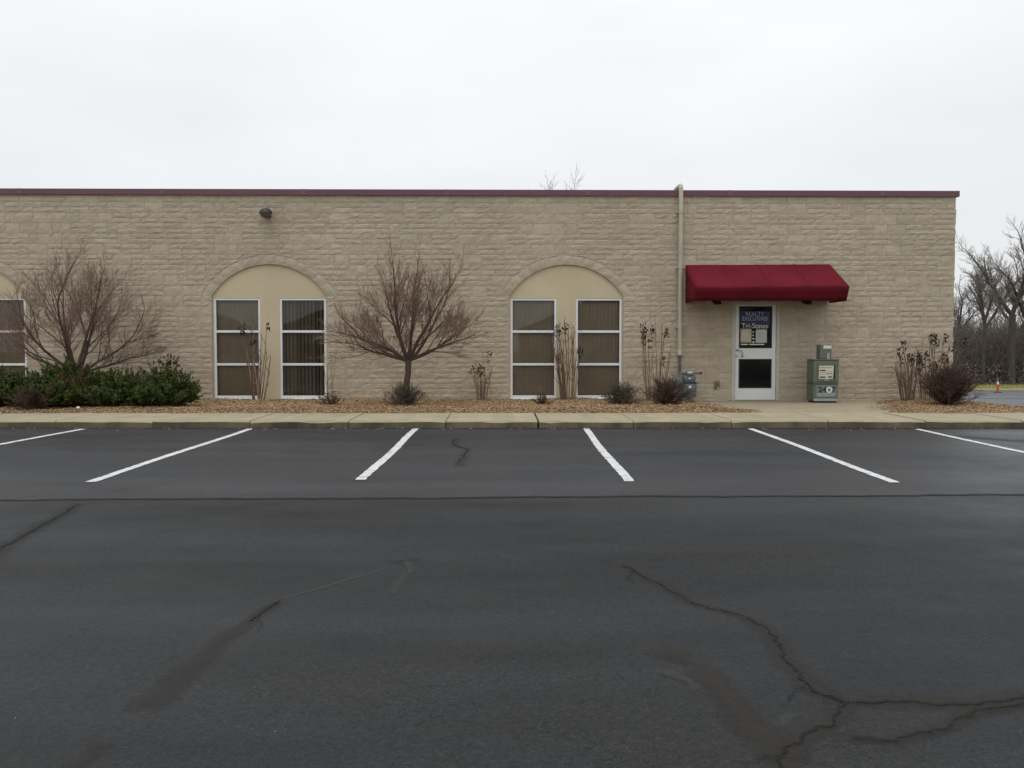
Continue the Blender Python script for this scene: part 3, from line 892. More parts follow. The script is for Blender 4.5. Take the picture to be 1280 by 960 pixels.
def letters(body, size, x, z, y, mat, par, fn, bold=.0, sx=1, name='lettering', align='CENTER'):
    cu = bpy.data.curves.new('lettering', 'FONT'); cu.body = body; cu.size = size; cu.align_x = align; cu.extrude = .0006; cu.offset = bold
    ob = bpy.data.objects.new('tmp', cu); C.objects.link(ob)
    dg = bpy.context.evaluated_depsgraph_get(); me = bpy.data.meshes.new_from_object(ob.evaluated_get(dg))
    bpy.data.objects.remove(ob); me.name = 'lettering'
    me.transform(Matrix.Translation((x, y, z)) @ Matrix.Rotation(R(90), 4, 'X') @ Matrix.Diagonal((sx, 1, 1, 1)))
    me.materials.clear()
    return fn(name, me, mat)
yt = yl+.0185
letters('REALTY', .125, 5.615, 2.0, yl+.0215, m_letterblue, door, dp, .001, .95)
letters('EXECUTIVES', .125, 5.615, 1.895, yl+.0215, m_letterblue, door, dp, .001, .82)
letters('Tri-States', .155, 5.62, 1.725, yl+.0175, m_letter, door, dp, .001, .98)
rt_ = random.Random(2)
m = MB()
for i in range(4):
    z = 1.66-.075*i; m = MB(); m.box(5.566, 5.615-rt_.uniform(0, .02), yl+.017, yl+.0185, z-.034, z)
    if i < 3: dp('small_print', m, m_letter)
dp('small_print', m, m_letter)
for q in ((5.31, 5.47), (5.50, 5.83)):
    m = MB(); m.box(q[0], q[1], yl+.017, yl+.0185, 1.355, 1.380); dp('small_print', m, m_letter)

# coping in lengths, each with its joint cover
def cop(a, b):
    m = MB()
    m.prism([(0, 0)]*0 or [(YF-.045, 4.60), (YF-.045, 4.722), (YF-.03, 4.728), (YF+.36, 4.735), (YF+.36, 4.60), (YF-.03, 4.60), (YF-.033, 4.606)], a, b)
    m.v = [(y, x, z) for x, y, z in m.v]
    bput('coping', m, m_coping)
edges = [-19.62, -16.5, -13.4, -10.35, -7.3, -4.25, -1.15, 1.92, 5.02, 8.35, 10.06]
for a, b in zip(edges[:-1], edges[1:]):
    cop(a+.001, b-.001)
for a in edges[1:-1]:
    m = MB(); m.box(a-.045, a+.045, YF-.049, YF-.0455, 4.604, 4.726); bput('coping_joint_cover', m, m_copjoint)
# shell: side walls, back, roof, inside
m = MB()
m.box(XR-.22, XR-.021, YF+.03, 44, -1.3, 4.60); m.box(XL, XL+.2, YF+.03, 44, -1.3, 4.60); m.box(XL+.2, XR-.22, 43.8, 44, -1.3, 4.60)
bput('outer_wall', m, m_sidewall)
m = MB(); m.box(XL+.2, XR-.22, YF+.37, 43.8, 4.2, 4.35); bput('roof', m, m_roof)
m = MB(); m.box(XL+.2, XR-.22, YF+.03, 43.8, -.05, .11); bput('floor', m, m_carpet)
m = MB(); m.box(XL+.2, XR-.22, 24.0, 24.1, .11, 4.2)
for xw in (-15, -8.3, -1.8, 4.2, 7.2): m.box(xw, xw+.1, YF+.40, 24.0, .11, 4.2)
m.box(XL+.2, XR-.22, YF+.37, 24.0, 2.75, 2.80)
bput('inner_wall', m, m_inner)

# ------------------------------------------------------------------ gabled houses across the lot (mirrored in the window panes)
m_siding = simple('house_siding', (.26, .235, .20, 1), .8, 0, .1, 2); m_shingle = simple('house_shingles', (.05, .047, .045, 1), .9, 0, .2, 6)
def house(label, x, y, w, d, eave, ridge):
    t = tag(empty('gabled_house', (x, y, -.05)), label, 'house', 'houses across the car park')
    m = MB(); m.prism([(-w/2, 0), (w/2, 0), (w/2, eave), (0, ridge-.12), (-w/2, eave)], -d/2, d/2); put('wall', m, m_siding, t)
    m = MB()
    for s_ in (-1, 1):
        a, b = (s_*(w/2+.4), eave-.25), (0, ridge)
        m.prism([a, b, (b[0], b[1]+.18), (a[0], a[1]+.18)], -d/2-.4, d/2+.4)
    put('roof', m, m_shingle, t)
    for q in (-.28, .1, .32):
        f = MB(); f.box(w*q-.5, w*q+.5, d/2, d/2+.06, 1.0, 2.2, bev=.01); f = put('window', f, m_white, t)
        p = MB(); p.box(w*q-.42, w*q+.42, d/2+.058, d/2+.075, 1.08, 2.12); put('pane', p, m_dark, f)
    m = MB(); m.box(-w*.1-.5, -w*.1+.5, d/2, d/2+.07, 0, 2.1, bev=.01); dd = put('door', m, m_doorframe, t)
    m = MB(); m.lathe([(.03, 0), (.035, .04), (.01, .05)], (-w*.1+.38, d/2+.07, 1.0), 'Z', 10); put('handle', m, m_steel, dd)
house('wide gabled house mirrored in the right arched bay panes', 9.5, -48, 15, 12, 3.2, 6.4)
house('gabled house mirrored in the left arched bay panes', -14, -50, 16, 12, 3.0, 6.0)
house('gabled house opposite the door across the lot', 27, -50, 15, 12, 3.2, 6.2)
house('gabled house opposite the far left window bay', -33, -51, 15, 12, 3.0, 5.8)

# ------------------------------------------------------------------ things fixed to the wall
def thing(name, label, cat, loc=(0, 0, 0), rz=0, group=None):
    return tag(empty(name, loc, rz), label, cat, group)
# awning (local coordinates; x 0..3.16, y 0 at the wall, front at -1.1)
aw = thing('awning', 'dark red canvas awning over the glazed door', 'awning', (4.065, YF-.03, 2.27))
W, D, ZB, ZV = 3.16, 1.08, .83, .255
def sag(u, t): return -.022*math.sin(math.pi*u)*math.sin(math.pi*t)
def sheet(name, fn, nu, nv, parent, mat, th=.004):
    m = MB()
    for j in range(nv+1):
        for i in range(nu+1): m.v.append(fn(i/nu, j/nv))
    for j in range(nv):
        for i in range(nu):
            a = j*(nu+1)+i; m.f.append((a, a+1, a+nu+2, a+nu+1)); m.m.append(0)
    o = put(name, m, mat, parent)
    for p in o.data.polygons: p.use_smooth = True
    md = o.modifiers.new('thickness', 'SOLIDIFY'); md.thickness = th; md.offset = 0
    return o
bow = lambda u: .018*(u*2-1)
sheet('canopy_top', lambda u, t: (W*u, -D*t, ZB+.02*u + (ZV-ZB+.012*u)*t + sag(u, t) + .004*math.sin(u*19)*t), 30, 8, aw, m_canvas)
for i, X in enumerate((.79, 1.58, 2.37)):
    u0 = X/W
    sheet('seam', lambda u, t, X=X, u0=u0: (X-.012+.024*u, -D*t, ZB+.02*u0 + (ZV-ZB+.012*u0)*t + sag(u0, t) + .004*math.sin(u0*19)*t + .0045), 1, 8, aw, m_canvas, .003)
def hem(u): return -.004*math.sin(u*40)+(.016*abs(math.sin(u*150))+.01 if u > .93 else 0)-(.015 if .90 < u < .935 else 0)
sheet('valance', lambda u, t: (W*u, -D-.003+.006*math.sin(u*23)*t+.15*t, (ZV+.032*u)*(1-t)+hem(u)*t), 150, 3, aw, m_canvas)
for X in (0, W):
    s_ = 0 if X == 0 else 1
    sheet('side_panel', lambda u, t, X=X, s_=s_: (X+.003*(1 if X else -1), -D*u+.15*u*(1-t), t*(ZB+.02*s_+(ZV-ZB+.012*s_)*u)), 6, 5, aw, m_canvas)
m = MB()
for X in (.02, W/2, W-.02):
    m.tube([(X, -.01, ZB-.03), (X, -D+.07, ZV-.04), (X, -D+.20, .05), (X, -.01, .05)], .010, 6)
m.tube([(.02, -D+.20, .05), (W-.02, -D+.20, .05)], .010, 6); m.tube([(.02, -D+.08, ZV-.05), (W-.02, -D+.08, ZV-.05)], .010, 6)
put('awning_frame', m, m_steel, aw)
def spot(x, z, label, y=-.30):
    t = thing('spot_lamp', label, 'lamp', (x, YF, z), 0, 'spot lamps under the awning')
    m = MB(); m.lathe([(.05, 0), (.055, .012), (.05, .025)], (0, -.005, .06), 'Y', 14); m.tube([(0, -.02, .06), (0, -.10, .07), (0, y+.1, .055)], .012, 6)
    put('bracket', m, m_dark, t)
    m = MB(); m.lathe([(.03, .10), (.062, .085), (.075, .02), (.08, -.06), (.074, -.062)], (0, y, .03), 'Z', 16)
    shade(put('lamp_head', m, m_dark, t))
    m = MB(); m.lathe([(.066, -.05), (.0655, -.045)], (0, y, .03), 'Z', 16); put('lens', m, m_lens, t)
spot(4.70, 2.26, 'small black lamp under the awning between the pipe and the door')
spot(6.67, 2.26, 'small black lamp under the awning above the newspaper box')
# wall floodlight
fl = thing('wall_lamp', 'dark bronze dome wall lamp high above the arched window bay', 'lamp', (-5.036, YF-.02, 4.19))
m = MB(); m.box(-.07, .07, -.03, .02, -.07, .07, bev=.01); put('wall_plate', m, m_dark, fl)
m = MB(); m.tube([(0, -.02, .02), (0, -.07, .03)], .03, 8); put('arm', m, m_dark, fl)
m = MB(); m.lathe([(.03, .10), (.085, .085), (.125, .045), (.142, -.01), (.135, -.015)], (0, -.16, 0), 'Z', 20); shade(put('shade', m, m_dark, fl))
m = MB(); m.lathe([(.132, -.01), (.115, -.05), (.075, -.085), (.03, -.10)], (0, -.16, 0), 'Z', 20); shade(put('lens', m, m_pipe2, fl))

# tall beige pipe with its return over the coping
pp = thing('riser_pipe', 'tall beige painted pipe running up the wall and over the coping', 'pipe', (3.93, YF-.10, 1.14))
m = MB(); m.tube([(0, 0, 0), (0, 0, 1.2), (0, 0, 2.4), (0, 0, 3.60), (0, .02, 3.655), (0, .06, 3.68), (0, .12, 3.685), (0, .55, 3.685)], .049, 14)
shade(put('pipe', m, m_pipe, pp))
m = MB(); m.lathe([(.057, 0), (.057, .10), (.051, .11)], (0, 0, -.01), 'Z', 14); shade(put('collar', m, m_pipe, pp))
m = MB(); m.lathe([(.032, -.41), (.03, -.02)], (0, 0, 0), 'Z', 10); m.lathe([(.04, -.06), (.04, -.005)], (0, 0, 0), 'Z', 10); shade(put('lower_pipe', m, m_pipe2, pp))
for z in (.6, 1.9, 3.1):
    m = MB(); m.lathe([(.054, -.02), (.054, .02)], (0, 0, z), 'Z', 14); m.box(-.085, .085, .045, .10, z-.018, z+.018, bev=.003); put('clamp', m, m_pipe, pp)
# gas meter
gm = thing('gas_meter', 'grey gas meter with white labels at the foot of the beige pipe', 'meter', (4.10, YF-.27, .22))
def rbox(m, w, d, z0, z1, r=.05, sec=5, mi=0, cy=0, tw=1.0):
    pts = []
    for sx, sy, a0 in ((1, 1, 0), (-1, 1, 90), (-1, -1, 180), (1, -1, 270)):
        for i in range(sec+1):
            a = R(a0+90*i/sec); pts.append((sx*(w/2-r)+r*math.cos(a), sy*(d/2-r)+r*math.sin(a)+cy))
    n = len(pts); rings = [(z0, .82), (z0+.03, .95), (z0+.07, 1), (z1-.05, tw), (z1-.015, tw*.96), (z1, tw*.86)]; n0 = len(m.v)
    for z, s in rings:
        for p in pts: m.v.append((p[0]*s, (p[1]-cy)*s+cy, z))
    for k_ in range(len(rings)-1):
        for i in range(n):
            a = n0+k_*n+i; b = n0+k_*n+(i+1) % n; m.f.append((a, b, b+n, a+n)); m.m.append(mi)
    m.f.append(tuple(n0+i for i in range(n))[::-1]); m.m.append(mi); m.f.append(tuple(n0+(len(rings)-1)*n+i for i in range(n))); m.m.append(mi)
m = MB(); rbox(m, .31, .22, 0, .31, .07); shade(put('lower_case', m, m_meter, gm))
m = MB(); m.box(-.165, .165, -.12, .12, .305, .325, bev=.005); put('flange', m, m_dark, gm)
m = MB(); rbox(m, .27, .20, .32, .48, .05); shade(put('upper_case', m, m_meter, gm))
m = MB(); m.box(-.075, .06, -.13, -.02, .47, .575, bev=.012); put('index_housing', m, m_meter, gm)
m = MB(); m.box(-.062, .047, -.134, -.1305, .525, .562); put('label', m, m_label, gm)
m = MB(); m.box(-.035, .02, -.108, -.099, .40, .43); put('label', m, m_label, gm)
m = MB(); m.box(-.03, .03, -.118, -.110, .20, .255); put('label', m, m_label, gm)
m = MB(); m.tube([(-.17, .17, .52), (-.17, .0, .52), (-.15, 0, .515), (-.09, 0, .51), (-.09, 0, .47)], .025, 8); m.tube([(.09, 0, .47), (.09, 0, .515), (.14, 0, .52), (.27, .0, .525)], .022, 8); m.lathe([(.034, 0), (.034, .05)], (.235, 0, .525), 'X', 8)
shade(put('pipework', m, m_pipe2, gm))
m = MB(); m.lathe([(.04, -.05), (.1, -.03), (.105, 0), (.1, .03), (.05, .05)], (-.23, -.02, .33), 'Y', 16); m.tube([(-.23, -.02, .43), (-.23, 0, .52), (-.16, 0, .52)], .024, 8); m.tube([(-.23, -.02, .25), (-.23, 0, -.15)], .022, 8)
shade(put('regulator', m, m_meter, gm))
# wall tap
tp = thing('wall_tap', 'small brown covered tap low on the wall beside the gas meter', 'tap', (4.776, YF-.02, .48))
m = MB(); m.box(-.055, .055, -.035, .02, -.085, .085, bev=.015); put('cover_box', m, m_tapmetal, tp)
m = MB(); m.box(-.033, .033, -.042, -.034, -.05, .045, bev=.006); put('flap', m, m_pipe2, tp)
m = MB(); m.tube([(0, -.03, -.05), (0, -.075, -.055), (0, -.085, -.09)], .012, 8); put('spout', m, m_steel, tp)
# notices on the door
for (x0, x1, z0, z1, mt, lb, tilt) in ((5.285, 5.545, 1.405, 1.715, m_paperY, 'yellowed paper notice taped to the upper door glass', .01), (5.635, 5.885, 1.40, 1.70, m_paperW, 'white printed paper notice taped to the upper door glass', -.012)):
    cx, cz = (x0+x1)/2, (z0+z1)/2
    t = thing('paper_notice', lb, 'notice', (cx, yl+.012, cz)); t.rotation_euler = (0, tilt, 0)
    w, h = (x1-x0)/2, (z1-z0)/2
    sheet('sheet', lambda u, v, w=w, h=h: (-w+2*w*u, -.003*math.sin(u*3.1)-.002*v, -h+2*h*v), 6, 6, t, mt, .0006)
    m = MB()
    for i in range(9):
        z = h-.05-i*(2*h-.09)/9
        m.box(-w+.03, w-.03-.05*rt_.random(), -.0085, -.0078, z-.006, z+.004)
    put('print_line', m, m_letter if mt is m_paperY else m_ink, t) if mt is m_paperY else put('print_line', m, m_steel, t)

# ------------------------------------------------------------------ newspaper box
nb = thing('newspaper_box', 'grey green metal newspaper box with coin unit on top beside the door', 'newspaper box', (6.91, 17.95, .126))
W2 = .265
m = MB(); m.box(-W2, W2, .012, .41, .03, .40, bev=.012); m.box(-W2-.004, W2+.004, .0, .41, .42, .905, bev=.014)
put('cabinet', m, m_boxgreen, nb)
m = MB(); m.box(-W2-.006, W2+.006, -.006, .415, .403, .417, bev=.003); put('trim', m, m_boxgreen, nb)
m = MB(); m.box(-W2-.012, W2+.012, -.012, .42, .905, .925, bev=.006); put('lid', m, m_boxgreen, nb)
m = MB(); a, b, c_, d = -.165, .185, .50, .80
fr = MB()
for q in ((a-.03, a, c_-.03, d+.03), (b, b+.03, c_-.03, d+.03)): fr.box(q[0], q[1], -.018, -.001, q[2], q[3], bev=.004)
fr.box(a, b, -.017, -.001, d, d+.03, bev=.004); fr.box(a, b, -.017, -.001, c_-.03, c_, bev=.004)
dr_ = put('display_door', fr, m_boxgreen, nb)
m = MB(); m.box(a, b, -.004, -.0015, c_, d); put('dark_backing', m, m_rubber, dr_)
m = MB(); m.box(a+.005, b-.045, -.010, -.0048, c_+.008, d-.008)
for v_ in range(len(m.v)):
    x_, y_, z_ = m.v[v_]; m.v[v_] = (x_ + (.018 if x_ > 0 and z_ > .65 else 0), y_, z_)
put('newspaper', m, m_news, dr_)
m = MB()
for (p, q, z0, z1) in ((-.145, -.02, .675, .70), (.0, .12, .61, .625), (-.145, .12, .745, .752), (-.145, .0, .64, .644), (-.145, -.02, .53, .56), (.01, .125, .66, .665), (.04, .12, .535, .565), (-.145, -.02, .60, .605)):
    m.box(p, q, -.0115, -.0102, z0, z1)
put('headline', m, m_ink, dr_)
m = MB(); m.box(-.05, .05, -.035, -.018, c_-.028, c_-.008, bev=.004); put('door_handle', m, m_steel, nb)
m = MB(); m.box(-.215, .235, .006, .0118, .15, .385); put('front_panel', m, m_boxlight, nb)
np_ = lambda name, me, mat: put(name, me, mat, nb)
letters('24', .165, -.075, .225, .0045, m_dark, nb, np_, .004, 1.15, 'number')
letters('7', .165, .165, .225, .0045, m_dark, nb, np_, .004, 1.15, 'number')
m = MB(); m.lathe([(.066, 0), (.066, .004), (.05, .0045)], (.068, .006, .275), 'Y', 24); put('clock_badge', m, m_label, nb)
m = MB(); m.lathe([(.034, 0), (.034, .002)], (.068, .001, .275), 'Y', 20); put('badge_centre', m, m_boxlight, nb)
m = MB(); m.box(-.19, .205, .0035, .006, .175, .205); m.box(-.19, .20, .0036, .006, .135, .160); put('text_strip', m, m_boxstrip, nb)
m = MB(); m.box(-W2+.006, W2-.006, -.002, .012, .035, .085, bev=.003); put('bottom_strip', m, m_boxstrip, nb)
m = MB(); m.box(-W2+.03, W2-.03, .03, .39, -.002, .03); put('base', m, m_rubber, nb)
cu = MB(); cu.box(-.125, .125, .04, .26, .925, 1.235, bev=.012); cb = put('coin_unit', cu, m_boxgreen, nb)
m = MB(); m.box(-.055, .115, .034, .0395, 1.15, 1.215); put('price_label', m, m_label, cb)
m = MB(); m.box(.02, .075, .022, .0395, .925, 1.06, bev=.004); put('coin_return', m, m_boxstrip, cb)
m = MB(); m.tube([(.125, .15, 1.03), (.165, .15, 1.03)], .016, 8); put('knob', m, m_steel, cb)

# ------------------------------------------------------------------ traffic cone on the far drive
cz = drop(42)
cn_ = thing('traffic_cone', 'slim orange traffic cone with white band on the side drive', 'cone', (24.75, 42, cz)); cn_.scale = (.58, .58, .75)
m = MB(); m.box(-.24, .24, -.24, .24, 0, .06, bev=.02); put('base', m, m_rubber, cn_)
m = MB(); m.lathe([(.15, .06), (.13, .10), (.095, .50), (.088, .55)], sides=20); shade(put('cone_body', m, m_orange, cn_))
m = MB(); m.lathe([(.089, .551), (.078, .70), (.0775, .72)], sides=20); shade(put('band', m, m_refl, cn_))
m = MB(); m.lathe([(.077, .721), (.055, .90), (.05, .93), (.06, .94), (.06, .97), (.03, .98)], sides=20); shade(put('cone_top', m, m_orange, cn_))

# ------------------------------------------------------------------ bare trees and shrubs
def wander(p, d, L, n, r, wob, up):
    pts = [Vector(p)]; d = Vector(d).normalized()
    for i in range(n):
        d = (d + Vector((r.gauss(0, wob), r.gauss(0, wob), r.gauss(0, wob)+up))).normalized()
        pts.append(pts[-1]+d*L/n)
    return pts, d
def branch(big, fine, p, d, L, rad, lvl, r, cfg):
    n = cfg['seg'][lvl]; pts, dl = wander(p, d, L, n, r, cfg['wob'][lvl], cfg['up'][lvl])
    rads = [rad*(1-(1-cfg['tap'])*i/n) for i in range(n+1)]
    if lvl == cfg['max']: rads[-1] = rad*.35
    (big if lvl < cfg['split'] else fine).tube(pts, rads, cfg['sides'][lvl], cap=False)
    if lvl >= cfg['max']: return
    k = cfg['kids'][lvl]; k = int(k*r.uniform(.75, 1.25)+.5)
    for q in range(k):
        t = cfg['from']+(1-cfg['from'])*(q+r.random())/k
        t = min(t, .999); i = int(t*n); f = t*n-i
        b = pts[i].lerp(pts[i+1], f); tang = (pts[i+1]-pts[i]).normalized()
        side = tang.orthogonal().normalized(); side.rotate(Matrix.Rotation(r.uniform(0, 6.283), 3, tang))
        a = R(r.uniform(*cfg['ang'][lvl]))
        nd = tang*math.cos(a)+side*math.sin(a)
        nd.z += cfg['lift'][lvl]
        branch(big, fine, b, nd, L*r.uniform(*cfg['len'][lvl])*(1.15-.5*t), max(rads[i]*cfg['rk'], cfg['rmin']), lvl+1, r, cfg)
    # leader carries on
    branch(big, fine, pts[-1], dl, L*r.uniform(.45, .65), max(rads[-1]*.9, cfg['rmin']), lvl+1, r, cfg)
ORN = dict(max=4, split=2, seg=[5, 5, 4, 4, 3], wob=[.09, .11, .12, .12, .12], up=[.05, .05, .05, .04, .03], tap=.5, sides=[7, 5, 4, 3, 3],
           kids=[5, 5, 5, 3], ang=[(20, 46), (18, 44), (16, 42), (15, 40)], lift=[.08, .08, .07, .06], len=[(.52, .8), (.5, .76), (.48, .74), (.45, .75)], rk=.44, rmin=.0024)
ORN['from'] = .22
def ornamental(label, loc, seed, limbs, trunk_h, trunk_r, lean=0):
    t = thing('ornamental_tree', label, 'tree', loc)
    r = random.Random(seed); big = MB(); fine = MB(); tr = MB()
    top = Vector((lean, 0, trunk_h))
    tr.tube([(-.02, 0, -.08), (-.015, 0, .04), (lean*-.2, .01, trunk_h*.35), (lean*.9, -.01, trunk_h*.7), tuple(top)], [trunk_r*1.5, trunk_r*1.15, trunk_r, trunk_r*.95, trunk_r*1.05], 10)
    tr.lathe([(trunk_r*1.0, -.05), (trunk_r*1.06, 0), (trunk_r*.8, .07)], tuple(top), 'Z', 10)
    for (dx, dy, dz, L, rad) in limbs:
        branch(big, fine, top+Vector((dx*.04, dy*.04, -.02)), (dx, dy, dz), L, rad, 0, r, ORN)
    shade(put('trunk', tr, m_barkred, t), 60)
    put('limb', big, m_barkred, t); put('crown', fine, m_twigred, t)
    return t
ornamental('bare vase shaped ornamental tree between the two arched window bays', (-1.86, 16.85, .16), 4,
    [(-.95, .1, .28, 1.05, .036), (-.75, -.3, .55, 1.05, .036), (-.5, .4, .9, 1.05, .036), (-.22, -.2, 1, 1.25, .04), (.12, .35, 1, 1.2, .036), (.38, -.3, .95, 1.22, .04), (.7, .25, .68, 1.05, .036), (.95, -.1, .38, .95, .032), (.1, -.7, .7, .8, .028), (-.6, .7, .45, .7, .025), (-1, -.25, .30, .95, .026), (1, .15, .34, .95, .026)], .90, .060, .05)
ornamental('bare ornamental tree rising behind the evergreen shrubs', (-8.55, 17.25, .16), 12,
    [(-.98, .1, .34, 1.2, .034), (-.75, -.25, .62, 1.25, .034), (-.45, .3, .9, 1.4, .036), (-.18, -.25, 1, 1.45, .038), (.15, .25, 1, 1.4, .04), (.5, -.2, .9, 1.25, .034), (.72, .3, .62, 1.15, .034), (.95, 0, .36, 1.1, .03), (.05, -.7, .7, .9, .026)], .62, .075, .04)

WOOD = dict(max=4, split=2, seg=[6, 6, 5, 4, 3], wob=[.08, .11, .12, .13, .14], up=[.03, .05, .05, .05, .04], tap=.5, sides=[7, 5, 4, 3, 3],
            kids=[5, 6, 6, 4], ang=[(22, 48), (22, 50), (20, 48), (20, 45)], lift=[.12, .1, .08, .06], len=[(.45, .75), (.45, .7), (.42, .68), (.4, .65)], rk=.42, rmin=.008)
WOOD['from'] = .25
def forest(label, loc, seed, limbs, th, trad, name='woodland_tree', group='trees at the edge of the woods', lean=0, sc=1):
    t = thing(name, label, 'tree', loc, 0, group); r = random.Random(seed); big = MB(); fine = MB(); tr = MB()
    top = Vector((lean, 0, th))
    tr.tube([(0, 0, -.3), (0, 0, .2), (lean*.2, .05, th*.35), (lean*.6, 0, th*.7), tuple(top)], [trad*1.5, trad*1.15, trad, trad*.92, trad*.85], 9)
    for (dx, dy, dz, L, rad) in limbs: branch(big, fine, top-Vector((0, 0, .05)), (dx, dy, dz), L, rad, 0, r, WOOD)
    shade(put('trunk', tr, m_barkgrey, t), 60); put('limb', big, m_barkgrey, t); put('crown', fine, m_twiggrey, t)
    return t
Zw = -1.24
w1 = forest('big bare tree with thick forked trunk behind the traffic cone', (36.9, 61, Zw), 31, [(-.72, .1, .95, 3.4, .16), (.12, -.1, 1, 3.5, .17), (.55, .3, .9, 2.9, .12)], 5.0, .26)
w2 = forest('slender bare tree in front of the woods beside the building corner', (34.6, 60.5, Zw), 32, [(-.35, 0, 1, 2.4, .09), (.3, .1, 1, 2.6, .09), (.05, -.4, .8, 1.8, .06)], 4.4, .10)
w3 = forest('large bare tree with spreading limbs right of the forked tree', (38.9, 62, Zw), 33, [(-.4, 0, 1, 3.6, .15), (.45, .2, .9, 3.4, .15), (.0, -.4, .9, 2.8, .1)], 4.0, .24)
rf = random.Random(77)
protos = (w1, w2, w3)
spots = [(31.6, 66, .62), (41.5, 64, .9), (44.6, 62, .95), (39.9, 74, .75), (47.5, 68, 1.0), (29.5, 71, .6), (43, 75, .9), (36, 80, .72), (51, 66, 1.0), (54, 73, 1.0), (27.0, 76, .6), (49, 80, 1.0)]
for i, (x, y, s) in enumerate(spots):
    o = copy_tree(protos[i % 3]); o.location = (x, y, Zw); o.rotation_euler = (0, 0, rf.uniform(0, 6.28)); o.scale = (s, s, s)
    o['label'] = 'bare grey tree standing deeper in the woods behind the brush'; o['group'] = 'trees standing deeper in the woods'
bt = forest('bare tree whose thin top shows above the roof coping', (5.15, 60, Zw), 41, [(-.08, 0, 1, 4.7, .13), (.08, .1, 1, 4.4, .13), (0, -.12, 1, 4.5, .11)], 5.6, .30, 'distant_tree', None)

# brush filling the wood edge
rbx = random.Random(8); br = MB()
for i in range(10500):
    x = rbx.uniform(24, 58); y = rbx.uniform(61.5, 84)
    if x > 47 and rbx.random() < .5: continue
    h = rbx.uniform(1.6, 4.4)*(1+.25*noise.noise((x*.3, y*.3, 0))) + (y-60)*.06
    p, d = wander((x, y, Zw-.05), (rbx.gauss(0, .2), rbx.gauss(0, .2), 1), h, 4, rbx, .16, .05)
    r0 = rbx.uniform(.014, .036); br.tube(p, [r0, r0*.8, r0*.6, r0*.45, r0*.25], 3, False)
    for q in range(rbx.randint(3, 6)):
        k_ = rbx.randint(1, 3); b = p[k_].lerp(p[k_+1], rbx.random())
        pp_, _ = wander(b, (rbx.gauss(0, .8), rbx.gauss(0, .8), .7), h*rbx.uniform(.2, .45), 2, rbx, .2, .05)
        br.tube(pp_, [.013, .011, .006], 3, False)
for i in range(16000):
    x = rbx.uniform(24, 58); y = rbx.uniform(60.3, 66); z = Zw+rbx.uniform(0, 1)**2*1.5
    a = Vector((rbx.gauss(0, 1), rbx.gauss(0, 1), rbx.gauss(0, 1))).normalized()*.09; b = a.orthogonal().normalized()*.05; p = Vector((x, y, z))
    br.face([p-a, p+b, p+a, p-b])
tag(put('brush', br, m_brush), 'tangled brown brush along the foot of the woods', 'brush', kind='stuff')

# shrubs
def twig_shrub(name, label, cat, loc, w, h, n, mat, seed, grp=None, dens=1.0, tr=.0045, flat=1.0):
    t = thing(name, label, cat, loc, 0, grp); r = random.Random(seed); st = MB(); tw = MB()
    for i in range(n):
        az = r.uniform(0, 6.283); e = r.random()**.7
        d = Vector((math.cos(az)*e*w*.5*1.0, math.sin(az)*e*w*.5, h*(1-.55*e*e)*r.uniform(.75, 1.0)))
        L = d.length*r.uniform(.8, 1.02)
        p, dl = wander((r.gauss(0, .03), r.gauss(0, .03), -.03), d, L, 5, r, .12, .02)
        st.tube(p, [tr*1.9, tr*1.6, tr*1.3, tr, tr*.8, tr*.5], 3, False)
        for q in range(int(11*dens)):
            k_ = r.randint(1, 4); b = p[k_].lerp(p[k_+1], r.random())
            dd = (p[k_+1]-p[k_]).normalized()+Vector((r.gauss(0, .55), r.gauss(0, .55), r.gauss(.1, .45)))
            pp_, _ = wander(b, dd, h*r.uniform(.14, .34), 3, r, .22, .02)
            tw.tube(pp_, [tr*.8, tr*.7, tr*.6, tr*.35], 3, False)
            for s_ in range(2):
                b2 = pp_[1].lerp(pp_[2], r.random()); p3, _ = wander(b2, dd+Vector((r.gauss(0, .7), r.gauss(0, .7), r.gauss(0, .6))), h*r.uniform(.06, .16), 2, r, .25, .02)
                tw.tube(p3, [tr*.6, tr*.5, tr*.3], 3, False)
    put('stem', st, mat, t); put('twigs', tw, mat, t); return t
twig_shrub('deciduous_shrub', 'grey bare shrub growing round the foot of the vase shaped tree', 'shrub', (-1.84, 16.55, .15), .85, .54, 65, m_greyt, 51)
twig_shrub('deciduous_shrub', 'low sparse reddish shrub beside the left arched bay\'s dark window', 'shrub', (-3.33, 16.75, .15), .62, .36, 20, m_barb, 52, dens=.8)
twig_shrub('deciduous_shrub', 'tiny dark shrub below the middle of the right arched bay', 'shrub', (.84, 16.85, .16), .44, .27, 22, m_barb, 53)
twig_shrub('deciduous_shrub', 'round dark grey shrub at the right edge of the right arched bay', 'shrub', (2.42, 16.9, .15), .95, .54, 75, m_greyt, 54, tr=.005)
twig_shrub('deciduous_shrub', 'reddish brown bare shrub in front of the gas meter', 'shrub', (3.33, 16.75, .15), 1.05, .64, 90, m_barb, 55)
twig_shrub('deciduous_shrub', 'broad dense dark shrub at the building corner', 'shrub', (8.88, 16.75, .15), 1.25, .86, 150, m_barb, 56, dens=1.4)
twig_shrub('deciduous_shrub', 'purplish brown bare shrub growing among the evergreens', 'shrub', (-8.62, 15.72, .14), .80, .52, 55, m_barb, 57)

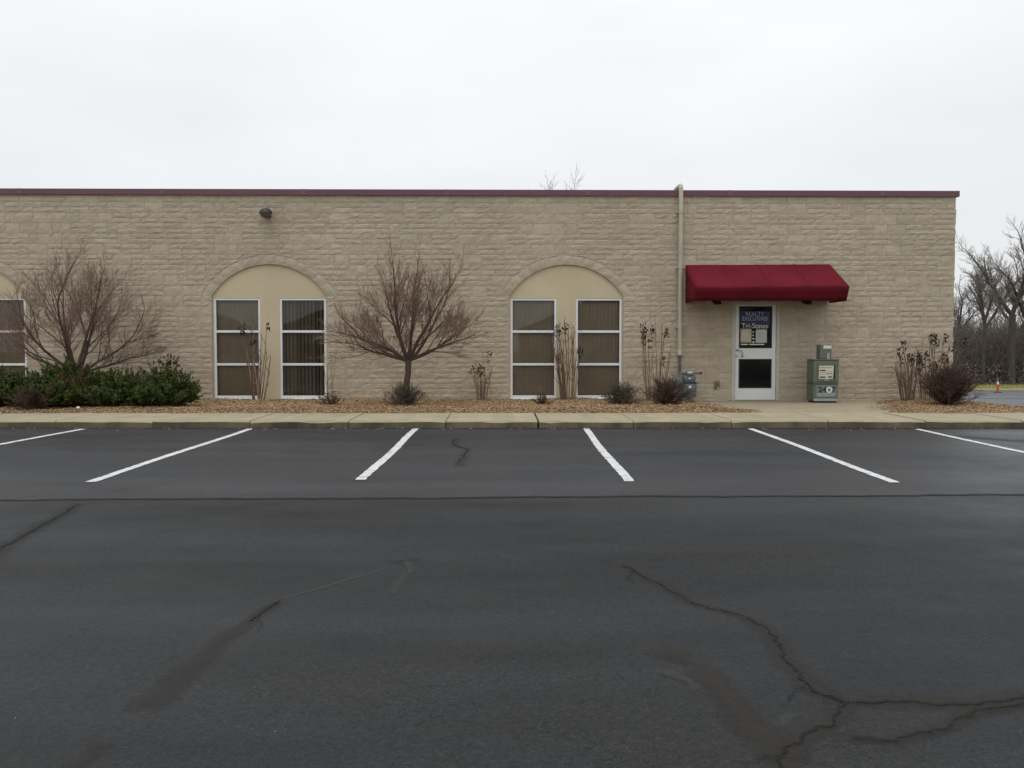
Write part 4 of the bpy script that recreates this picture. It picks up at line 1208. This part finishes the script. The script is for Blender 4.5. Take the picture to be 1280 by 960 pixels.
def stalks(name, label, loc, n, h, spread, heads, seed, thick=.009, side=1):
    t = thing(name, label, 'dry plant', loc); r = random.Random(seed); st = MB(); lf = MB()
    for i in range(n):
        az = r.uniform(0, 6.283); rr = r.random()**.5
        x, y = math.cos(az)*rr*spread*.35, math.sin(az)*rr*spread*.3
        hh = h*(r.uniform(.55, 1.0) if i > 2 else r.uniform(.93, 1))
        p, dl = wander((x, y, -.05), (math.cos(az)*rr*spread*.45, math.sin(az)*rr*spread*.3, hh), hh, 6, r, .035, .03)
        rad = thick*r.uniform(.6, 1.25)
        st.tube(p, [rad, rad*.95, rad*.9, rad*.8, rad*.7, rad*.6, rad*.4], 4, False)
        for q in range(r.randint(2, 5)):
            k_ = r.randint(2, 5); b = p[k_].lerp(p[k_+1], r.random())
            pp_, _ = wander(b, (r.gauss(0, .45), r.gauss(0, .35), .9), h*r.uniform(.07, .2), 3, r, .15, .05)
            st.tube(pp_, [rad*.5, rad*.45, rad*.35, rad*.2], 3, False)
        if i < heads:
            # a drooping cluster of withered leaves at the tip
            tip = p[-1]
            for q in range(r.randint(7, 13)):
                c = tip+Vector((r.gauss(0, .032)+side*.02, r.gauss(0, .03), r.uniform(-.20, .03)))
                u = Vector((r.gauss(0, .6), r.gauss(0, .6), -r.uniform(.2, 1))).normalized()*r.uniform(.035, .075); v = u.orthogonal().normalized()*r.uniform(.010, .022)
                lf.face([c-u, c+v, c+u, c-v]); w_ = u.cross(v).normalized()*.018; lf.face([c-u*.6, c+w_, c+u*.8, c-w_])
    put('stalk', st, m_stalk, t)
    if lf.f: put('withered_leaves', lf, m_dead, t)
    return t
stalks('dry_stalk_clump', 'dry stalks standing before the stucco pier of the left arched bay', (-5.15, 18.25, .15), 11, 1.75, .42, 4, 61, .017)
stalks('dry_stalk_clump', 'thin dry stalks against the wall by the vase shaped tree\'s left side', (-3.62, 18.2, .15), 4, 1.15, .3, 0, 62, .007)
stalks('dry_stalk_clump', 'short cut dry stalks against the wall left of the right arched bay', (-.42, 18.4, .15), 12, .85, .30, 3, 63, .015)
stalks('dry_stalk_clump', 'thin branching dry stem beside the short cut stalks', (-.18, 18.35, .15), 2, 1.15, .35, 1, 69, .006)
stalks('dry_stalk_clump', 'dense dry stalks with dark heads before the right bay\'s stucco pier', (1.46, 18.3, .16), 26, 1.72, .44, 5, 64, .015)
stalks('dry_stalk_clump', 'tall dry stalks with drooping heads between right bay and beige pipe', (3.20, 17.9, .15), 16, 1.72, .56, 7, 65, .013)
stalks('dry_stalk_clump', 'narrow dry stalk bundle left of the building corner shrub', (8.62, 17.9, .15), 22, 1.1, .40, 5, 66, .014)
stalks('dry_stalk_clump', 'tall withered stalks with dark leaf heads behind the building corner shrub', (9.10, 18.0, .15), 20, 1.50, .95, 18, 67, .014)
stalks('dry_stalk_clump', 'dry flower stalk with drooping tip behind the evergreen shrubs', (-6.98, 18.2, .15), 9, 1.05, .3, 7, 68, .009)

def evergreen(label, loc, w, d, h, n, seed, brown=0):
    t = thing('evergreen_shrub', label, 'shrub', loc, 0, 'evergreen shrubs along the left bed'); r = random.Random(seed)
    st = MB(); lf = MB(); lb = MB()
    def needles(mb, p, ax, L, cnt):
        for q in range(cnt):
            c = p+ax*L*r.random()
            o = Vector((r.gauss(0, 1), r.gauss(0, 1), r.gauss(0, 1))).normalized()
            u = (ax*.7+o).normalized()*r.uniform(.022, .045); v = u.cross(ax+Vector((.01, .02, .03))).normalized()*r.uniform(.005, .010)
            mb.face([c-v, c+u*.5-v, c+u*1.6, c+u*.5+v])
    for i in range(n):
        az = r.uniform(0, 6.283); e = r.random()**.55; zz = r.random()
        X, Y = math.cos(az)*e*w*.5, math.sin(az)*e*d*.5
        top = h*(1-.45*e**2.2)*r.uniform(.78, 1.08)
        base = Vector((X*.45, Y*.45, 0)); tip = Vector((X, Y, top*(.25+.75*zz**.6)))
        L = (tip-base).length
        p, dl = wander(base, tip-base, L, 4, r, .08, .02)
        st.tube(p, [.012, .010, .008, .006, .003], 3, False)
        isb = brown and r.random() < brown and X > .0
        for s_ in range(9):
            k_ = r.randint(1, 3) if s_ else 3; b = p[k_].lerp(p[k_+1], r.random())
            ax = ((p[k_+1]-p[k_]).normalized()+Vector((r.gauss(0, .45), r.gauss(0, .45), r.gauss(.25, .35)))).normalized()
            LL = r.uniform(.10, .24); st.tube([b, b+ax*LL], [.005, .002], 3, False)
            needles(lb if isb else lf, b, ax, LL, 30)
    put('stem', st, m_barkred, t); put('foliage', lf, m_yew, t)
    if lb.f: put('brown_foliage', lb, m_yewbrown, t)
    return t
evergreen('dark green spreading evergreen below the edge of the far left window', (-9.75, 16.35, .14), 1.9, 1.5, .74, 185, 71)
evergreen('tall bushy evergreen with a brown patch at the foot of the bare tree', (-8.35, 16.35, .14), 1.55, 1.4, .88, 200, 72, .16)
evergreen('low spiky evergreen filling the gap right of the bare tree', (-7.32, 16.35, .14), 1.35, 1.3, .72, 165, 73)
evergreen('dark evergreen with upright shoots in front of the drooping dry stalk', (-6.50, 16.4, .14), 1.35, 1.25, .72, 165, 74)
# scrap of litter under the evergreens
m = MB(); m.lathe([(.012, -.02), (.028, -.012), (.031, .0), (.027, .014), (.010, .024)], (0, 0, 0), 'Z', 10)
for i, v in enumerate(m.v): m.v[i] = (v[0]*(1+.2*math.sin(i)), v[1], v[2]*(1+.15*math.cos(i*2)))
tag(put('litter_scrap', m, m_label, None, (-7.65, 15.52, .20)), 'crumpled white scrap of litter in front of the evergreens', 'litter')
